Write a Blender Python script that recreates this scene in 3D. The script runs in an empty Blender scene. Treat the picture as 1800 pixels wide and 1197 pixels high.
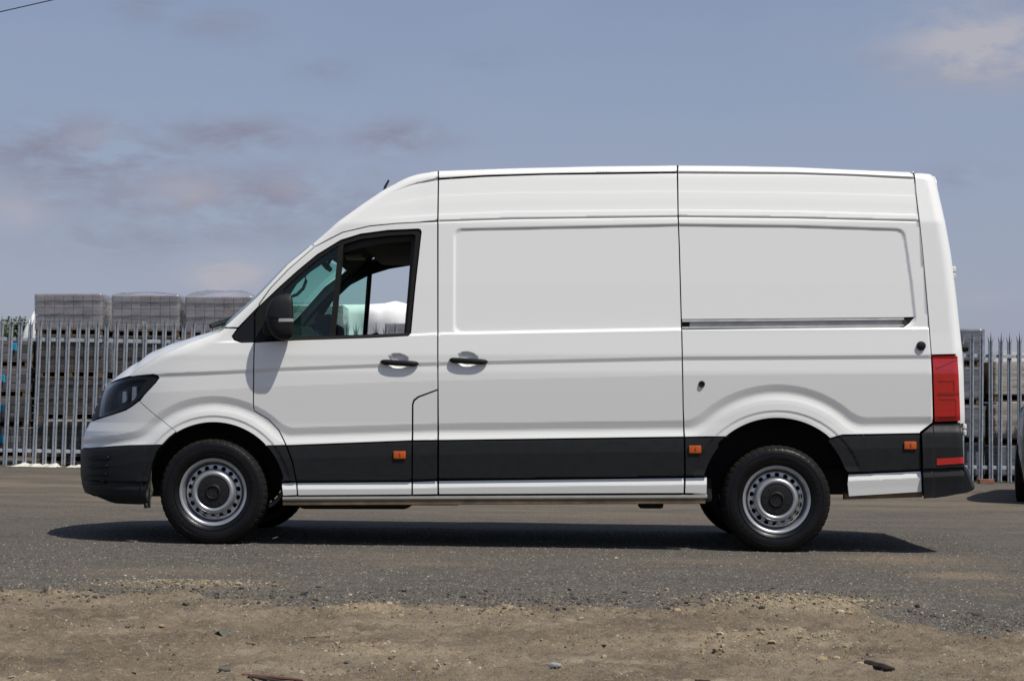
import bpy, bmesh, math, random
import numpy as np
from mathutils import Vector, Matrix
from mathutils.geometry import delaunay_2d_cdt

random.seed(7)
RNG = np.random.default_rng(7)
scene = bpy.context.scene
COL = scene.collection

# ------------------------------------------------------------------ camera
FPX = 3003.0          # focal length in pixels of an 1800 pixel wide picture
HZ = 735.0            # picture row of the horizon
CAMH = 0.8315
cam_d = bpy.data.cameras.new('camera')
cam = bpy.data.objects.new('camera', cam_d)
COL.objects.link(cam)
cam.location = (0, -11, CAMH)
cam.rotation_euler = (math.pi / 2, 0, 0)
cam_d.sensor_width = 36
cam_d.lens = FPX / 1800 * 36
cam_d.shift_y = (HZ - 598.5) / 1800
cam_d.clip_end = 3000
scene.camera = cam

# ------------------------------------------------------------------ light
SUN_TO = Vector((0.47, -0.385, 1.0)).normalized()      # direction towards the sun
sun_d = bpy.data.lights.new('sun', 'SUN')
sun_d.energy = 4.8
sun_d.angle = math.radians(0.53)
sun_d.color = (1.0, 0.955, 0.88)
sun = bpy.data.objects.new('sun', sun_d)
COL.objects.link(sun)
sun.location = (4, -6, 12)
sun.rotation_euler = (-SUN_TO).to_track_quat('-Z', 'Y').to_euler()

world = bpy.data.worlds.new('World')
scene.world = world
world.use_nodes = True
def build_world():
    nt = world.node_tree
    nt.nodes.clear()
    N = nt.nodes.new
    L = nt.links.new
    out = N('ShaderNodeOutputWorld')
    bg = N('ShaderNodeBackground')
    bg.inputs['Strength'].default_value = 0.1
    sky = N('ShaderNodeTexSky')
    sky.sky_type = 'NISHITA'
    sky.sun_disc = False
    sky.sun_elevation = math.asin(SUN_TO.z)
    sky.sun_rotation = math.atan2(SUN_TO.x, SUN_TO.y)
    sky.air_density = 1.0
    sky.dust_density = 1.5
    sky.ozone_density = 2.0
    tc = N('ShaderNodeTexCoord')
    sep = N('ShaderNodeSeparateXYZ')
    L(tc.outputs['Generated'], sep.inputs[0])
    def math_(op, a, b=None, c=None, clamp=False):
        m = N('ShaderNodeMath'); m.operation = op; m.use_clamp = clamp
        for i, v in enumerate((a, b, c)):
            if v is None: continue
            if isinstance(v, (int, float)): m.inputs[i].default_value = v
            else: L(v, m.inputs[i])
        return m.outputs[0]
    az = math_('ARCTAN2', sep.outputs['X'], sep.outputs['Y'])
    el = math_('ARCSINE', sep.outputs['Z'])
    comb = N('ShaderNodeCombineXYZ')
    L(az, comb.inputs[0]); L(math_('MULTIPLY', el, 2.6), comb.inputs[1])
    def noise(scale, detail, rough, off, dist=0.0):
        mp = N('ShaderNodeMapping'); mp.inputs['Location'].default_value = off
        L(comb.outputs[0], mp.inputs[0])
        n = N('ShaderNodeTexNoise'); n.inputs['Scale'].default_value = scale
        n.inputs['Detail'].default_value = detail; n.inputs['Roughness'].default_value = rough
        n.inputs['Distortion'].default_value = dist
        L(mp.outputs[0], n.inputs['Vector'])
        return n.outputs['Fac']
    n_big = noise(7.0, 5, 0.55, (3.1, 0.4, 0))
    n_fine = noise(26.0, 7, 0.6, (0.7, 1.9, 0), 0.3)
    # soft haze over the whole dome, thicker near the horizon
    hz = math_('SUBTRACT', 1.0, math_('MULTIPLY', el, 2.3), clamp=True)
    veil = math_('MULTIPLY_ADD', hz, 0.60, 0.16)
    veil = math_('ADD', veil, math_('MULTIPLY', math_('SUBTRACT', n_big, 0.5), 0.38), clamp=True)
    mix1 = N('ShaderNodeMix'); mix1.data_type = 'RGBA'
    L(veil, mix1.inputs['Factor'])
    L(sky.outputs[0], mix1.inputs[6])
    mix1.inputs[7].default_value = (3.30, 3.48, 4.78, 1)
    # drifting clouds: individual heaps at their bearings plus a general scatter
    def blob(a0, e0, ra, re):
        dx = math_('DIVIDE', math_('SUBTRACT', az, a0), ra)
        dy = math_('DIVIDE', math_('SUBTRACT', el, e0), re)
        r2 = math_('ADD', math_('MULTIPLY', dx, dx), math_('MULTIPLY', dy, dy))
        return math_('POWER', 2.718, math_('MULTIPLY', r2, -1.0))
    def A(px): return math.atan((px - 900) / FPX)
    def E(py): return math.atan((HZ - py) / FPX)
    def total(lst):
        t = None
        for b in lst:
            v = math_('MULTIPLY', blob(A(b[0]), E(b[1]), b[2] / FPX, b[3] / FPX), b[4])
            t = v if t is None else math_('MAXIMUM', t, v)
        return t
    grey = total([(150, 285, 190, 56, 1.1), (415, 245, 130, 30, 1.0), (700, 245, 85, 30, 1.0),
                  (400, 352, 260, 52, 1.1), (390, 55, 75, 26, .7), (575, 130, 50, 22, .6), (250, 25, 60, 30, .6),
                  (1720, 145, 120, 30, .8), (1690, 325, 60, 20, .5), (850, 100, 50, 25, .4), (1790, 10, 60, 30, .6), (1560, 120, 45, 14, .5), (60, 350, 110, 50, .7), (250, 420, 260, 40, .5), (500, 400, 120, 40, .5)])
    white = total([(1725, 105, 130, 60, 1.7), (398, 490, 62, 34, 2.2), (20, 385, 60, 36, .9), (330, 345, 80, 30, .8),
                   (170, 262, 50, 24, .5), (1720, 530, 60, 14, .35), (500, 335, 60, 22, .35)])
    gm = math_('MULTIPLY', grey, math_('MULTIPLY_ADD', n_fine, 4.2, -1.45, clamp=True))
    wm = math_('MULTIPLY', white, math_('MULTIPLY_ADD', n_fine, 4.0, -1.25, clamp=True))
    mix2 = N('ShaderNodeMix'); mix2.data_type = 'RGBA'
    L(math_('MULTIPLY', gm, 1.0, clamp=True), mix2.inputs['Factor'])
    L(mix1.outputs[2], mix2.inputs[6]); mix2.inputs[7].default_value = (2.48, 2.56, 3.48, 1)
    mix3 = N('ShaderNodeMix'); mix3.data_type = 'RGBA'
    L(math_('MULTIPLY', wm, 0.8, clamp=True), mix3.inputs['Factor'])
    L(mix2.outputs[2], mix3.inputs[6]); mix3.inputs[7].default_value = (4.30, 4.28, 4.85, 1)
    L(mix3.outputs[2], bg.inputs['Color'])
    L(bg.outputs[0], out.inputs['Surface'])
build_world()

scene.view_settings.view_transform = 'Standard'
scene.view_settings.look = 'None'
scene.view_settings.exposure = 0.0
scene.view_settings.gamma = 1.0
scene.view_settings.use_curve_mapping = False
scene.cycles.use_denoising = True
scene.cycles.max_bounces = 10
scene.cycles.transparent_max_bounces = 24
scene.cycles.caustics_reflective = False
scene.cycles.caustics_refractive = False

# ------------------------------------------------------------------ small helpers
def tag(o, label=None, cat=None, group=None, kind=None):
    if label: o['label'] = label
    if cat: o['category'] = cat
    if group: o['group'] = group
    if kind: o['kind'] = kind
    return o

def empty(name, loc=(0, 0, 0), rz=0.0, parent=None):
    o = bpy.data.objects.new(name, None)
    COL.objects.link(o)
    o.empty_display_size = 0.1
    o.location = loc
    o.rotation_euler = (0, 0, rz)
    o.parent = parent
    return o

def mesh_np(name, V, F, mats, parent=None, smooth=True, normals=None, loc=None, midx=None, sharp=None):
    """V (n,3) vertices, F list of index tuples or an (m,k) array"""
    me = bpy.data.meshes.new(name)
    if isinstance(F, np.ndarray):
        m, k = F.shape
        me.vertices.add(len(V)); me.vertices.foreach_set('co', np.asarray(V, dtype=np.float32).ravel())
        me.loops.add(m * k); me.loops.foreach_set('vertex_index', F.astype(np.int32).ravel())
        me.polygons.add(m)
        me.polygons.foreach_set('loop_start', (np.arange(m) * k).astype(np.int32))
        me.update(calc_edges=True)
        me.validate()
    else:
        me.from_pydata([tuple(map(float, v)) for v in V], [], F)
        me.update()
    for m_ in (mats if isinstance(mats, (list, tuple)) else [mats]):
        me.materials.append(m_)
    if midx is not None:
        me.polygons.foreach_set('material_index', np.asarray(midx, dtype=np.int32))
    me.polygons.foreach_set('use_smooth', [bool(smooth)] * len(me.polygons))
    if smooth and sharp is not None:
        me.set_sharp_from_angle(angle=math.radians(sharp))
    if normals is not None:
        me.normals_split_custom_set_from_vertices([tuple(n) for n in normals])
    o = bpy.data.objects.new(name, me)
    COL.objects.link(o)
    o.parent = parent
    if loc is not None: o.location = loc
    return o

def bm_obj(name, bm, mats, parent=None, smooth=False, loc=None, rot=None, sharp=35):
    me = bpy.data.meshes.new(name)
    bmesh.ops.recalc_face_normals(bm, faces=bm.faces)
    bm.to_mesh(me); bm.free()
    for m_ in (mats if isinstance(mats, (list, tuple)) else [mats]):
        me.materials.append(m_)
    if smooth:
        me.polygons.foreach_set('use_smooth', [True] * len(me.polygons))
        me.set_sharp_from_angle(angle=math.radians(sharp))
    o = bpy.data.objects.new(name, me)
    COL.objects.link(o)
    o.parent = parent
    if loc is not None: o.location = loc
    if rot is not None: o.rotation_euler = rot
    return o

def bm_box(bm, c, s, bevel=0.0, mi=0, rot=None, seg=2):
    r = bmesh.ops.create_cube(bm, size=1.0)
    vs = r['verts']
    bmesh.ops.scale(bm, vec=s, verts=vs)
    fs = list({f for v in vs for f in v.link_faces})
    if bevel > 0:
        es = list({e for v in vs for e in v.link_edges})
        rr = bmesh.ops.bevel(bm, geom=es, offset=bevel, segments=seg, affect='EDGES', profile=0.6)
        vs = list({v for f in rr['faces'] for v in f.verts} | {v for v in vs if v.is_valid})
        fs = list({f for v in vs for f in v.link_faces})
    for f in fs: f.material_index = mi
    if rot is not None:
        bmesh.ops.rotate(bm, cent=(0, 0, 0), matrix=rot, verts=vs)
    bmesh.ops.translate(bm, vec=c, verts=vs)
    return vs

def bm_tube(bm, pts, rad, n=8, cap=True, mi=0):
    """round bar along a polyline, rad scalar or list"""
    pts = [Vector(p) for p in pts]
    rads = rad if isinstance(rad, (list, tuple)) else [rad] * len(pts)
    rings = []
    up = Vector((0, 0, 1))
    for i, p in enumerate(pts):
        d = (pts[min(i + 1, len(pts) - 1)] - pts[max(i - 1, 0)]).normalized()
        a = d.cross(up)
        if a.length < 1e-3: a = d.cross(Vector((1, 0, 0)))
        a.normalize(); b = d.cross(a).normalized()
        rings.append([bm.verts.new(p + rads[i] * (math.cos(t) * a + math.sin(t) * b))
                      for t in [2 * math.pi * k / n for k in range(n)]])
    for i in range(len(rings) - 1):
        for k in range(n):
            f = bm.faces.new((rings[i][k], rings[i][(k + 1) % n], rings[i + 1][(k + 1) % n], rings[i + 1][k]))
            f.material_index = mi
    if cap:
        bm.faces.new(rings[0]).material_index = mi
        bm.faces.new(list(reversed(rings[-1]))).material_index = mi

def bm_lathe(bm, prof, n=32, axis='y', closed=False, mi=0):
    """prof: list of (radius, along axis)"""
    rings = []
    for k in range(n):
        t = 2 * math.pi * k / n
        ring = []
        for r, h in prof:
            if axis == 'y': ring.append(bm.verts.new((r * math.cos(t), h, r * math.sin(t))))
            else: ring.append(bm.verts.new((r * math.cos(t), r * math.sin(t), h)))
        rings.append(ring)
    m = len(prof)
    for k in range(n):
        a, b = rings[k], rings[(k + 1) % n]
        for j in range(m - 1 if not closed else m):
            j2 = (j + 1) % m
            try:
                bm.faces.new((a[j], b[j], b[j2], a[j2])).material_index = mi
            except ValueError: pass

# numpy value noise
def _hash(ix, iy, seed):
    h = (ix.astype(np.int64) * 374761393 + iy.astype(np.int64) * 668265263 + seed * 1442695041) & 0x7fffffff
    h = ((h ^ (h >> 13)) * 1274126177) & 0x7fffffff
    h = h ^ (h >> 16)
    return (h & 0xffff) / 65535.0
def vnoise(x, y, seed=0):
    ix = np.floor(x); iy = np.floor(y)
    fx = x - ix; fy = y - iy
    fx = fx * fx * fx * (fx * (6 * fx - 15) + 10); fy = fy * fy * fy * (fy * (6 * fy - 15) + 10)
    a = _hash(ix, iy, seed); b = _hash(ix + 1, iy, seed); c = _hash(ix, iy + 1, seed); d = _hash(ix + 1, iy + 1, seed)
    return (a * (1 - fx) + b * fx) * (1 - fy) + (c * (1 - fx) + d * fx) * fy
def fbm(x, y, octv=4, seed=0, gain=0.5):
    s = 0; amp = 1; tot = 0
    for o in range(octv):
        s = s + amp * vnoise(x * 2 ** o + 17.3 * o, y * 2 ** o - 9.1 * o, seed + o); tot += amp; amp *= gain
    return s / tot
def sstep(a, b, x):
    t = np.clip((x - a) / (b - a), 0, 1)
    return t * t * (3 - 2 * t)

# ------------------------------------------------------------------ materials
def new_mat(name):
    m = bpy.data.materials.new(name); m.use_nodes = True
    nt = m.node_tree
    return m, nt, nt.nodes['Principled BSDF']
def mat(name, col, rough=0.5, metal=0.0, var=0.12, scale=8.0, bump=0.0, bscale=60.0, coat=0.0, spec=0.5, col2=None, detail=5, rvar=0.1, obj_coords=True):
    m, nt, p = new_mat(name)
    N = nt.nodes.new; L = nt.links.new
    tc = N('ShaderNodeTexCoord')
    n = N('ShaderNodeTexNoise'); n.inputs['Scale'].default_value = scale; n.inputs['Detail'].default_value = detail
    L(tc.outputs['Object'], n.inputs['Vector'])
    r = N('ShaderNodeValToRGB')
    r.color_ramp.elements[0].position = 0.3; r.color_ramp.elements[1].position = 0.7
    a = [max(0, c * (1 - var)) for c in col]; b = [min(1, c * (1 + var)) for c in (col2 or col)]
    r.color_ramp.elements[0].color = (*a, 1); r.color_ramp.elements[1].color = (*b, 1)
    L(n.outputs['Fac'], r.inputs[0]); L(r.outputs[0], p.inputs['Base Color'])
    mr = N('ShaderNodeMapRange'); mr.inputs[3].default_value = max(0.02, rough - rvar); mr.inputs[4].default_value = min(1, rough + rvar)
    L(n.outputs['Fac'], mr.inputs[0]); L(mr.outputs[0], p.inputs['Roughness'])
    p.inputs['Metallic'].default_value = metal
    p.inputs['Coat Weight'].default_value = coat
    p.inputs['Coat Roughness'].default_value = 0.04
    p.inputs['Specular IOR Level'].default_value = spec
    if bump > 0:
        n2 = N('ShaderNodeTexNoise'); n2.inputs['Scale'].default_value = bscale; n2.inputs['Detail'].default_value = 4
        L(tc.outputs['Object'], n2.inputs['Vector'])
        bp = N('ShaderNodeBump'); bp.inputs['Strength'].default_value = bump; bp.inputs['Distance'].default_value = 0.01
        L(n2.outputs['Fac'], bp.inputs['Height']); L(bp.outputs[0], p.inputs['Normal'])
    return m
def glass_mat(name, tint, rough=0.01, gloss=0.09, diffuse=0.0, dcol=(.8, .8, .8), fres=1.45):
    """thin pane: tinted transmission plus a Fresnel reflection"""
    m = bpy.data.materials.new(name); m.use_nodes = True
    nt = m.node_tree; nt.nodes.clear()
    N = nt.nodes.new; L = nt.links.new
    out = N('ShaderNodeOutputMaterial')
    tr = N('ShaderNodeBsdfTransparent'); tr.inputs[0].default_value = (*tint, 1)
    gl = N('ShaderNodeBsdfGlossy'); gl.inputs['Roughness'].default_value = rough; gl.inputs['Color'].default_value = (.9, .9, .9, 1)
    fr = N('ShaderNodeFresnel'); fr.inputs['IOR'].default_value = fres
    mx = N('ShaderNodeMixShader')
    ge = N('ShaderNodeNewGeometry'); mi_ = N('ShaderNodeMix'); mi_.data_type = 'FLOAT'
    L(ge.outputs['Backfacing'], mi_.inputs[0]); mi_.inputs[2].default_value = fres; mi_.inputs[3].default_value = 1 / fres
    L(mi_.outputs[0], fr.inputs['IOR'])
    L(fr.outputs[0], mx.inputs[0])
    base = tr.outputs[0]
    if diffuse > 0:
        df = N('ShaderNodeBsdfDiffuse'); df.inputs[0].default_value = (*dcol, 1)
        m2 = N('ShaderNodeMixShader')
        tc = N('ShaderNodeTexCoord')
        n = N('ShaderNodeTexNoise'); n.inputs['Scale'].default_value = 5; n.inputs['Detail'].default_value = 6
        mp = N('ShaderNodeMapping'); mp.inputs['Scale'].default_value = (.6, .6, 2.6)
        L(tc.outputs['Object'], mp.inputs[0]); L(mp.outputs[0], n.inputs['Vector'])
        mr = N('ShaderNodeMapRange'); mr.inputs[1].default_value = .35; mr.inputs[2].default_value = .7
        mr.inputs[3].default_value = diffuse * .6; mr.inputs[4].default_value = diffuse * 1.4
        L(n.outputs['Fac'], mr.inputs[0]); L(mr.outputs[0], m2.inputs[0])
        L(tr.outputs[0], m2.inputs[1]); L(df.outputs[0], m2.inputs[2])
        base = m2.outputs[0]
    L(base, mx.inputs[1]); L(gl.outputs[0], mx.inputs[2])
    L(mx.outputs[0], out.inputs['Surface'])
    return m
# ------------------------------------------------------------------ ground
def gz(x, y):
    x = np.asarray(x, dtype=float); y = np.asarray(y, dtype=float)
    s = 0.0124 + 0.005 * sstep(2, 13, y)
    xc_ = np.clip(x, -16, 16)
    return -s * xc_ + 0.018 * sstep(2, 13, y) - 0.010 * (1 - sstep(2, 13, y))
def on_ground(px, py):
    """where the line of sight through a picture point meets the yard"""
    D = CAMH * FPX / (py - HZ)
    for _ in range(12):
        x = (px - 900) * D / FPX
        D = (CAMH - float(gz(x, D - 11))) * FPX / (py - HZ)
    return (px - 900) * D / FPX, D - 11

EDGE = [on_ground(a, b) for a, b in [(-900, 1050), (-300, 1046), (0, 1040), (200, 1046), (330, 1036), (420, 1050), (600, 1060), (760, 1058), (900, 1064),
                                     (1180, 1062), (1290, 1058), (1400, 1046), (1500, 1056), (1570, 1086), (1680, 1104), (1800, 1108), (2300, 1100), (3000, 1110)]]
EDGE_T = np.array([e[0] / (e[1] + 11) for e in EDGE]); EDGE_Y = np.array([e[1] for e in EDGE])
SAND = [(320, 1028, .40, .20, .8), (1400, 1058, .42, .34, 1.0), (640, 1073, .22, .10, .9), (885, 1078, .16, .09, .9), (1300, 1125, .35, .2, .6),
        (1420, 1118, .3, .12, .7), (20, 1045, .15, .1, .7), (110, 1043, .10, .07, .6), (1000, 1130, .2, .1, .5), (640, 1135, .22, .09, .6),
        (820, 1165, .2, .09, .5), (60, 1185, .12, .05, .6), (1330, 1148, .3, .08, .5), (700, 1145, .3, .1, .4)]
SANDW = [(*on_ground(a, b), rx, ry, w) for a, b, rx, ry, w in SAND]
DUST = [(-6, 8.0, 9, 4.0, .45), (5, 7.5, 9, 4.0, .35)] + [(*on_ground(a, b), rx, ry, w) for a, b, rx, ry, w in [(1600, 985, .5, .5, .5), (1680, 1010, .25, .5, .7), (1740, 1035, .2, .4, .7),
        (700, 985, .5, .6, .3), (1000, 900, 2, 1, .3), (300, 1000, .5, .4, .3), (1190, 985, .6, .3, .25)]]

def build_ground():
    fine_x = np.arange(-3.5, 3.5001, 0.018)
    cx = np.concatenate([np.linspace(3.5, 9, 90)[1:], np.geomspace(9.1, 420, 60)])
    xs = np.concatenate([-cx[::-1], fine_x, cx])
    ys = np.concatenate([-np.geomspace(420, 7.3, 50), np.arange(-7.2, -6.0, .05), np.arange(-6.0, -1.0, .0125), np.arange(-1.0, 4.0, .03), np.linspace(4.0, 18, 90), np.geomspace(18.5, 700, 50)])
    X, Y = np.meshgrid(xs, ys)
    Z = gz(X, Y)
    t = X / np.maximum(Y + 11, .8)
    eb = np.interp(t, EDGE_T, EDGE_Y)
    wob = (fbm(X * 2.3, Y * 2.3, 5, 3) - .5) * 0.75 + (fbm(X * 9, Y * 9, 3, 9) - .5) * 0.22
    d = eb - Y + wob
    dirt = sstep(-0.15, 0.20, d)
    sand = np.zeros_like(X)
    for (x0, y0, rx, ry, w) in SANDW:
        r2 = ((X - x0) / rx) ** 2 + ((Y - y0) / ry) ** 2
        sand = np.maximum(sand, w * np.exp(-r2 * 1.1))
    sand = np.clip(sand * (0.35 + 1.25 * fbm(X * 14, Y * 14, 4, 21)), 0, 1)
    dust = np.zeros_like(X)
    for (x0, y0, rx, ry, w) in DUST:
        r2 = ((X - x0) / rx) ** 2 + ((Y - y0) / ry) ** 2
        dust = np.maximum(dust, w * np.exp(-r2))
    dust = np.clip(dust * (.25 + 1.5 * sstep(.32, .68, fbm(X * .8 + 3, Y * 2.6, 5, 61))), 0, 1)
    near = sstep(-9, -6.5, Y) * (1 - sstep(4, 7, Y)) * sstep(-12, -8, X) * (1 - sstep(8, 12, X))
    lumps = (fbm(X * 1.6, Y * 1.6, 4, 31) - .5) * .022 + (fbm(X * 11, Y * 11, 4, 37) - .5) * .016
    lumps += 0.012 * sstep(.52, .70, fbm(X * 26, Y * 26, 2, 41)) + .014 * sstep(.50, .56, fbm(X * 3.1 + 4, Y * 5.2, 4, 43)) * sstep(.45, .6, fbm(X * 9, Y * 9, 3, 47))
    # wheel tracks pressed into the soft dirt
    for (x0, y0, ang, L_) in [(-2.05, -4.3, .15, .8), (-1.83, -4.3, .15, .8), (0.32, -4.2, -.9, .7), (0.42, -4.15, -.9, .7), (1.05, -4.75, .5, .5), (1.13, -4.7, .5, .5), (1.95, -4.5, 1.1, .6)]:
        ca, sa = math.cos(ang), math.sin(ang)
        u = (X - x0) * ca + (Y - y0) * sa; v = -(X - x0) * sa + (Y - y0) * ca
        for k_ in (-1, 0, 1, 2):
            m = np.exp(-((u - k_ * .052) / .017) ** 2) * sstep(L_, L_ * .5, np.abs(v))
            lumps -= m * .008 * (.7 + .3 * np.sin(v * 60 + k_))
    asph = (fbm(X * 1.1, Y * 1.1, 3, 51) - .5) * .015 + (fbm(X * 42, Y * 42, 2, 57) - .5) * .006
    asph *= np.where(Y > -1.2, .55, 1.0)
    Z = Z + near * (dirt * (lumps - .016 + sand * .035) + (1 - dirt) * (asph + sand * .018))
    ny, nx = X.shape
    V = np.stack([X.ravel(), Y.ravel(), Z.ravel()], 1)
    idx = np.arange(nx * ny).reshape(ny, nx)
    F = np.stack([idx[:-1, :-1].ravel(), idx[:-1, 1:].ravel(), idx[1:, 1:].ravel(), idx[1:, :-1].ravel()], 1)
    o = mesh_np('ground', V, F, ground_mat())
    for nm, arr in (('dirt', dirt), ('sand', sand), ('dust', dust)):
        at = o.data.attributes.new(nm, 'FLOAT', 'POINT')
        at.data.foreach_set('value', arr.ravel().astype(np.float32))
    tag(o, 'dusty tarmac yard breaking up into bare brown dirt at the front', kind='structure')
    return o

def ground_mat():
    m, nt, p = new_mat('yard_surface')
    N = nt.nodes.new; L = nt.links.new
    tc = N('ShaderNodeTexCoord')
    def noise(scale, detail=6, rough=.55, sc=(1, 1, 1)):
        mp = N('ShaderNodeMapping'); mp.inputs['Scale'].default_value = sc
        L(tc.outputs['Object'], mp.inputs[0])
        n = N('ShaderNodeTexNoise'); n.inputs['Scale'].default_value = scale; n.inputs['Detail'].default_value = detail; n.inputs['Roughness'].default_value = rough
        L(mp.outputs[0], n.inputs['Vector']); return n.outputs['Fac']
    def ramp(f, stops):
        r = N('ShaderNodeValToRGB')
        els = r.color_ramp.elements
        els[0].position, els[0].color = stops[0][0], (*stops[0][1], 1)
        els[1].position, els[1].color = stops[-1][0], (*stops[-1][1], 1)
        for pos, c in stops[1:-1]:
            e = els.new(pos); e.color = (*c, 1)
        L(f, r.inputs[0]); return r.outputs[0]
    def mix(f, a, b, mode='MIX'):
        x = N('ShaderNodeMix'); x.data_type = 'RGBA'; x.blend_type = mode
        if isinstance(f, float): x.inputs[0].default_value = f
        else: L(f, x.inputs[0])
        for i, v in ((6, a), (7, b)):
            if isinstance(v, tuple): x.inputs[i].default_value = (*v, 1)
            else: L(v, x.inputs[i])
        return x.outputs[2]
    def mth(op, a, b, clamp=False):
        x = N('ShaderNodeMath'); x.operation = op; x.use_clamp = clamp
        for i, v in enumerate((a, b)):
            if isinstance(v, (int, float)): x.inputs[i].default_value = v
            else: L(v, x.inputs[i])
        return x.outputs[0]
    def attr(nm):
        a = N('ShaderNodeAttribute'); a.attribute_name = nm; return a.outputs['Fac']
    v = N('ShaderNodeTexVoronoi'); v.inputs['Scale'].default_value = 95; L(tc.outputs['Object'], v.inputs['Vector'])
    grain = ramp(v.outputs['Color'], [(0.05, (.018, .0165, .0148)), (.45, (.047, .0425, .0362)), (.8, (.110, .098, .082)), (.97, (.31, .275, .228))])
    broad = noise(0.9, 5, .6)
    asph = mix(.38, grain, ramp(noise(38, 7, .75), [(.40, (.021, .0195, .0168)), (.60, (.158, .142, .119))]))
    brown = mth('MULTIPLY', mth('SUBTRACT', broad, .40), 2.4, True)
    asph = mix(mth('MULTIPLY', brown, .55), asph, (.090, .079, .064))
    patch = noise(1.6, 6, .7, (.4, 1.9, 1))
    asph = mix(mth('MULTIPLY', mth('SUBTRACT', patch, .5), 3.0, True), asph, (.050, .047, .043))
    asph = mix(mth('MULTIPLY', mth('SUBTRACT', noise(4.5, 8, .78, (.6, 1.6, 1)), .53), 5.0, True), asph, (.140, .124, .100))
    streak = noise(1.2, 5, .65, (.35, 2.2, 1))
    asph = mix(mth('MULTIPLY', mth('SUBTRACT', streak, .52), 3.0, True), asph, (.105, .089, .068))
    asph = mix(mth('MULTIPLY', attr('dust'), mth('MULTIPLY_ADD', noise(9, 5, .7), 1.2)), asph, (.16, .125, .085))
    d1 = noise(1.7, 7, .62); d2 = noise(14, 7, .65)
    dirt = mix(d2, ramp(d1, [(.38, (.072, .057, .038)), (.5, (.138, .108, .074)), (.62, (.205, .166, .118))]), (.140, .110, .076))
    dirt = mix(mth('MULTIPLY', mth('SUBTRACT', noise(58, 6, .8), .53), 8.0, True), dirt, (.235, .190, .130))
    dirt = mix(mth('MULTIPLY', mth('SUBTRACT', noise(66, 6, .8), .55), 9.0, True), dirt, (.040, .032, .024))
    dirt = mix(mth('MULTIPLY', mth('SUBTRACT', noise(1.7, 9, .78, (.7, 1.6, 1)), .53), 7.0, True), dirt, (.240, .200, .145))
    dirt = mix(mth('MULTIPLY', mth('SUBTRACT', noise(2.3, 9, .78, (.6, 1.7, 1)), .54), 7.0, True), dirt, (.072, .056, .039))
    sand = ramp(noise(60, 7, .75), [(.34, (.075, .058, .036)), (.48, (.215, .170, .105)), (.6, (.33, .275, .19)), (.75, (.42, .36, .27))])
    dm = mth('ADD', attr('dirt'), mth('MULTIPLY', mth('SUBTRACT', noise(22, 7, .75), .5), 1.5))
    dm = mth('MULTIPLY_ADD', dm, 2.2); nt.nodes[-1].inputs[2].default_value = -.6; nt.nodes[-1].use_clamp = True
    col = mix(dm, asph, dirt)
    col = mix(mth('MULTIPLY', attr('sand'), .8, True), col, sand)
    L(col, p.inputs['Base Color'])
    p.inputs['Roughness'].default_value = .9
    p.inputs['Specular IOR Level'].default_value = .25
    b1 = N('ShaderNodeBump'); b1.inputs['Strength'].default_value = .55; b1.inputs['Distance'].default_value = .006
    L(v.outputs['Distance'], b1.inputs['Height'])
    b2 = N('ShaderNodeBump'); b2.inputs['Strength'].default_value = .6; b2.inputs['Distance'].default_value = .010
    L(noise(62, 8, .78), b2.inputs['Height']); L(b1.outputs[0], b2.inputs['Normal'])
    L(b2.outputs[0], p.inputs['Normal'])
    return m

GROUND = build_ground()

# ------------------------------------------------------------------ palisade fence
galv = mat('galvanised_steel', (.255, .28, .315), .48, .15, .25, 14, .15, 90, spec=.5)
galv_rail = mat('galvanised_rail', (.34, .365, .395), .5, .15, .18, 10, .1, 60)
post_m = mat('weathered_post', (.30, .31, .28), .6, .2, .2, 12)
FENCE_Y = 13.7
def pale_mesh():
    # W section (x, y), then points at the head
    sec = [(-.0325, .008), (-.028, .0), (-.012, -.004), (-.0035, .017), (.0035, .017), (.012, -.004), (.028, .0), (.0325, .008)]
    H = 2.165; th = .003
    zs = [0, 1.0, 2.01]
    bm = bmesh.new()
    def strip(o_):
        return [[bm.verts.new((x, y + o_, z)) for (x, y) in sec] for z in zs]
    A_, B_ = strip(0), strip(th)
    n = len(sec)
    for i in range(len(zs) - 1):
        for k in range(n - 1):
            bm.faces.new((A_[i][k], A_[i][k + 1], A_[i + 1][k + 1], A_[i + 1][k]))
            bm.faces.new((B_[i][k + 1], B_[i][k], B_[i + 1][k], B_[i + 1][k + 1]))
    for k in (0, n - 1):
        for i in range(len(zs) - 1):
            bm.faces.new((A_[i][k], A_[i + 1][k], B_[i + 1][k], B_[i][k]))
    # three prongs: the middle straight, the outer two splayed
    def prong(ks, tip):
        tv = bm.verts.new(tip); tv2 = bm.verts.new((tip[0], tip[1] + th, tip[2]))
        for a_, b_ in zip(ks[:-1], ks[1:]):
            bm.faces.new((A_[2][a_], A_[2][b_], tv))
            bm.faces.new((B_[2][b_], B_[2][a_], tv2))
        bm.faces.new((A_[2][ks[0]], tv, tv2, B_[2][ks[0]]))
        bm.faces.new((tv, A_[2][ks[-1]], B_[2][ks[-1]], tv2))
    prong([2, 3, 4, 5], (0, -.006, H))
    prong([0, 1, 2], (-.047, .002, H - .055))
    prong([5, 6, 7], (.047, .002, H - .055))
    me = bpy.data.meshes.new('pale')
    bmesh.ops.recalc_face_normals(bm, faces=bm.faces)
    bm.to_mesh(me); bm.free(); me.materials.append(galv)
    return me
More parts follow.
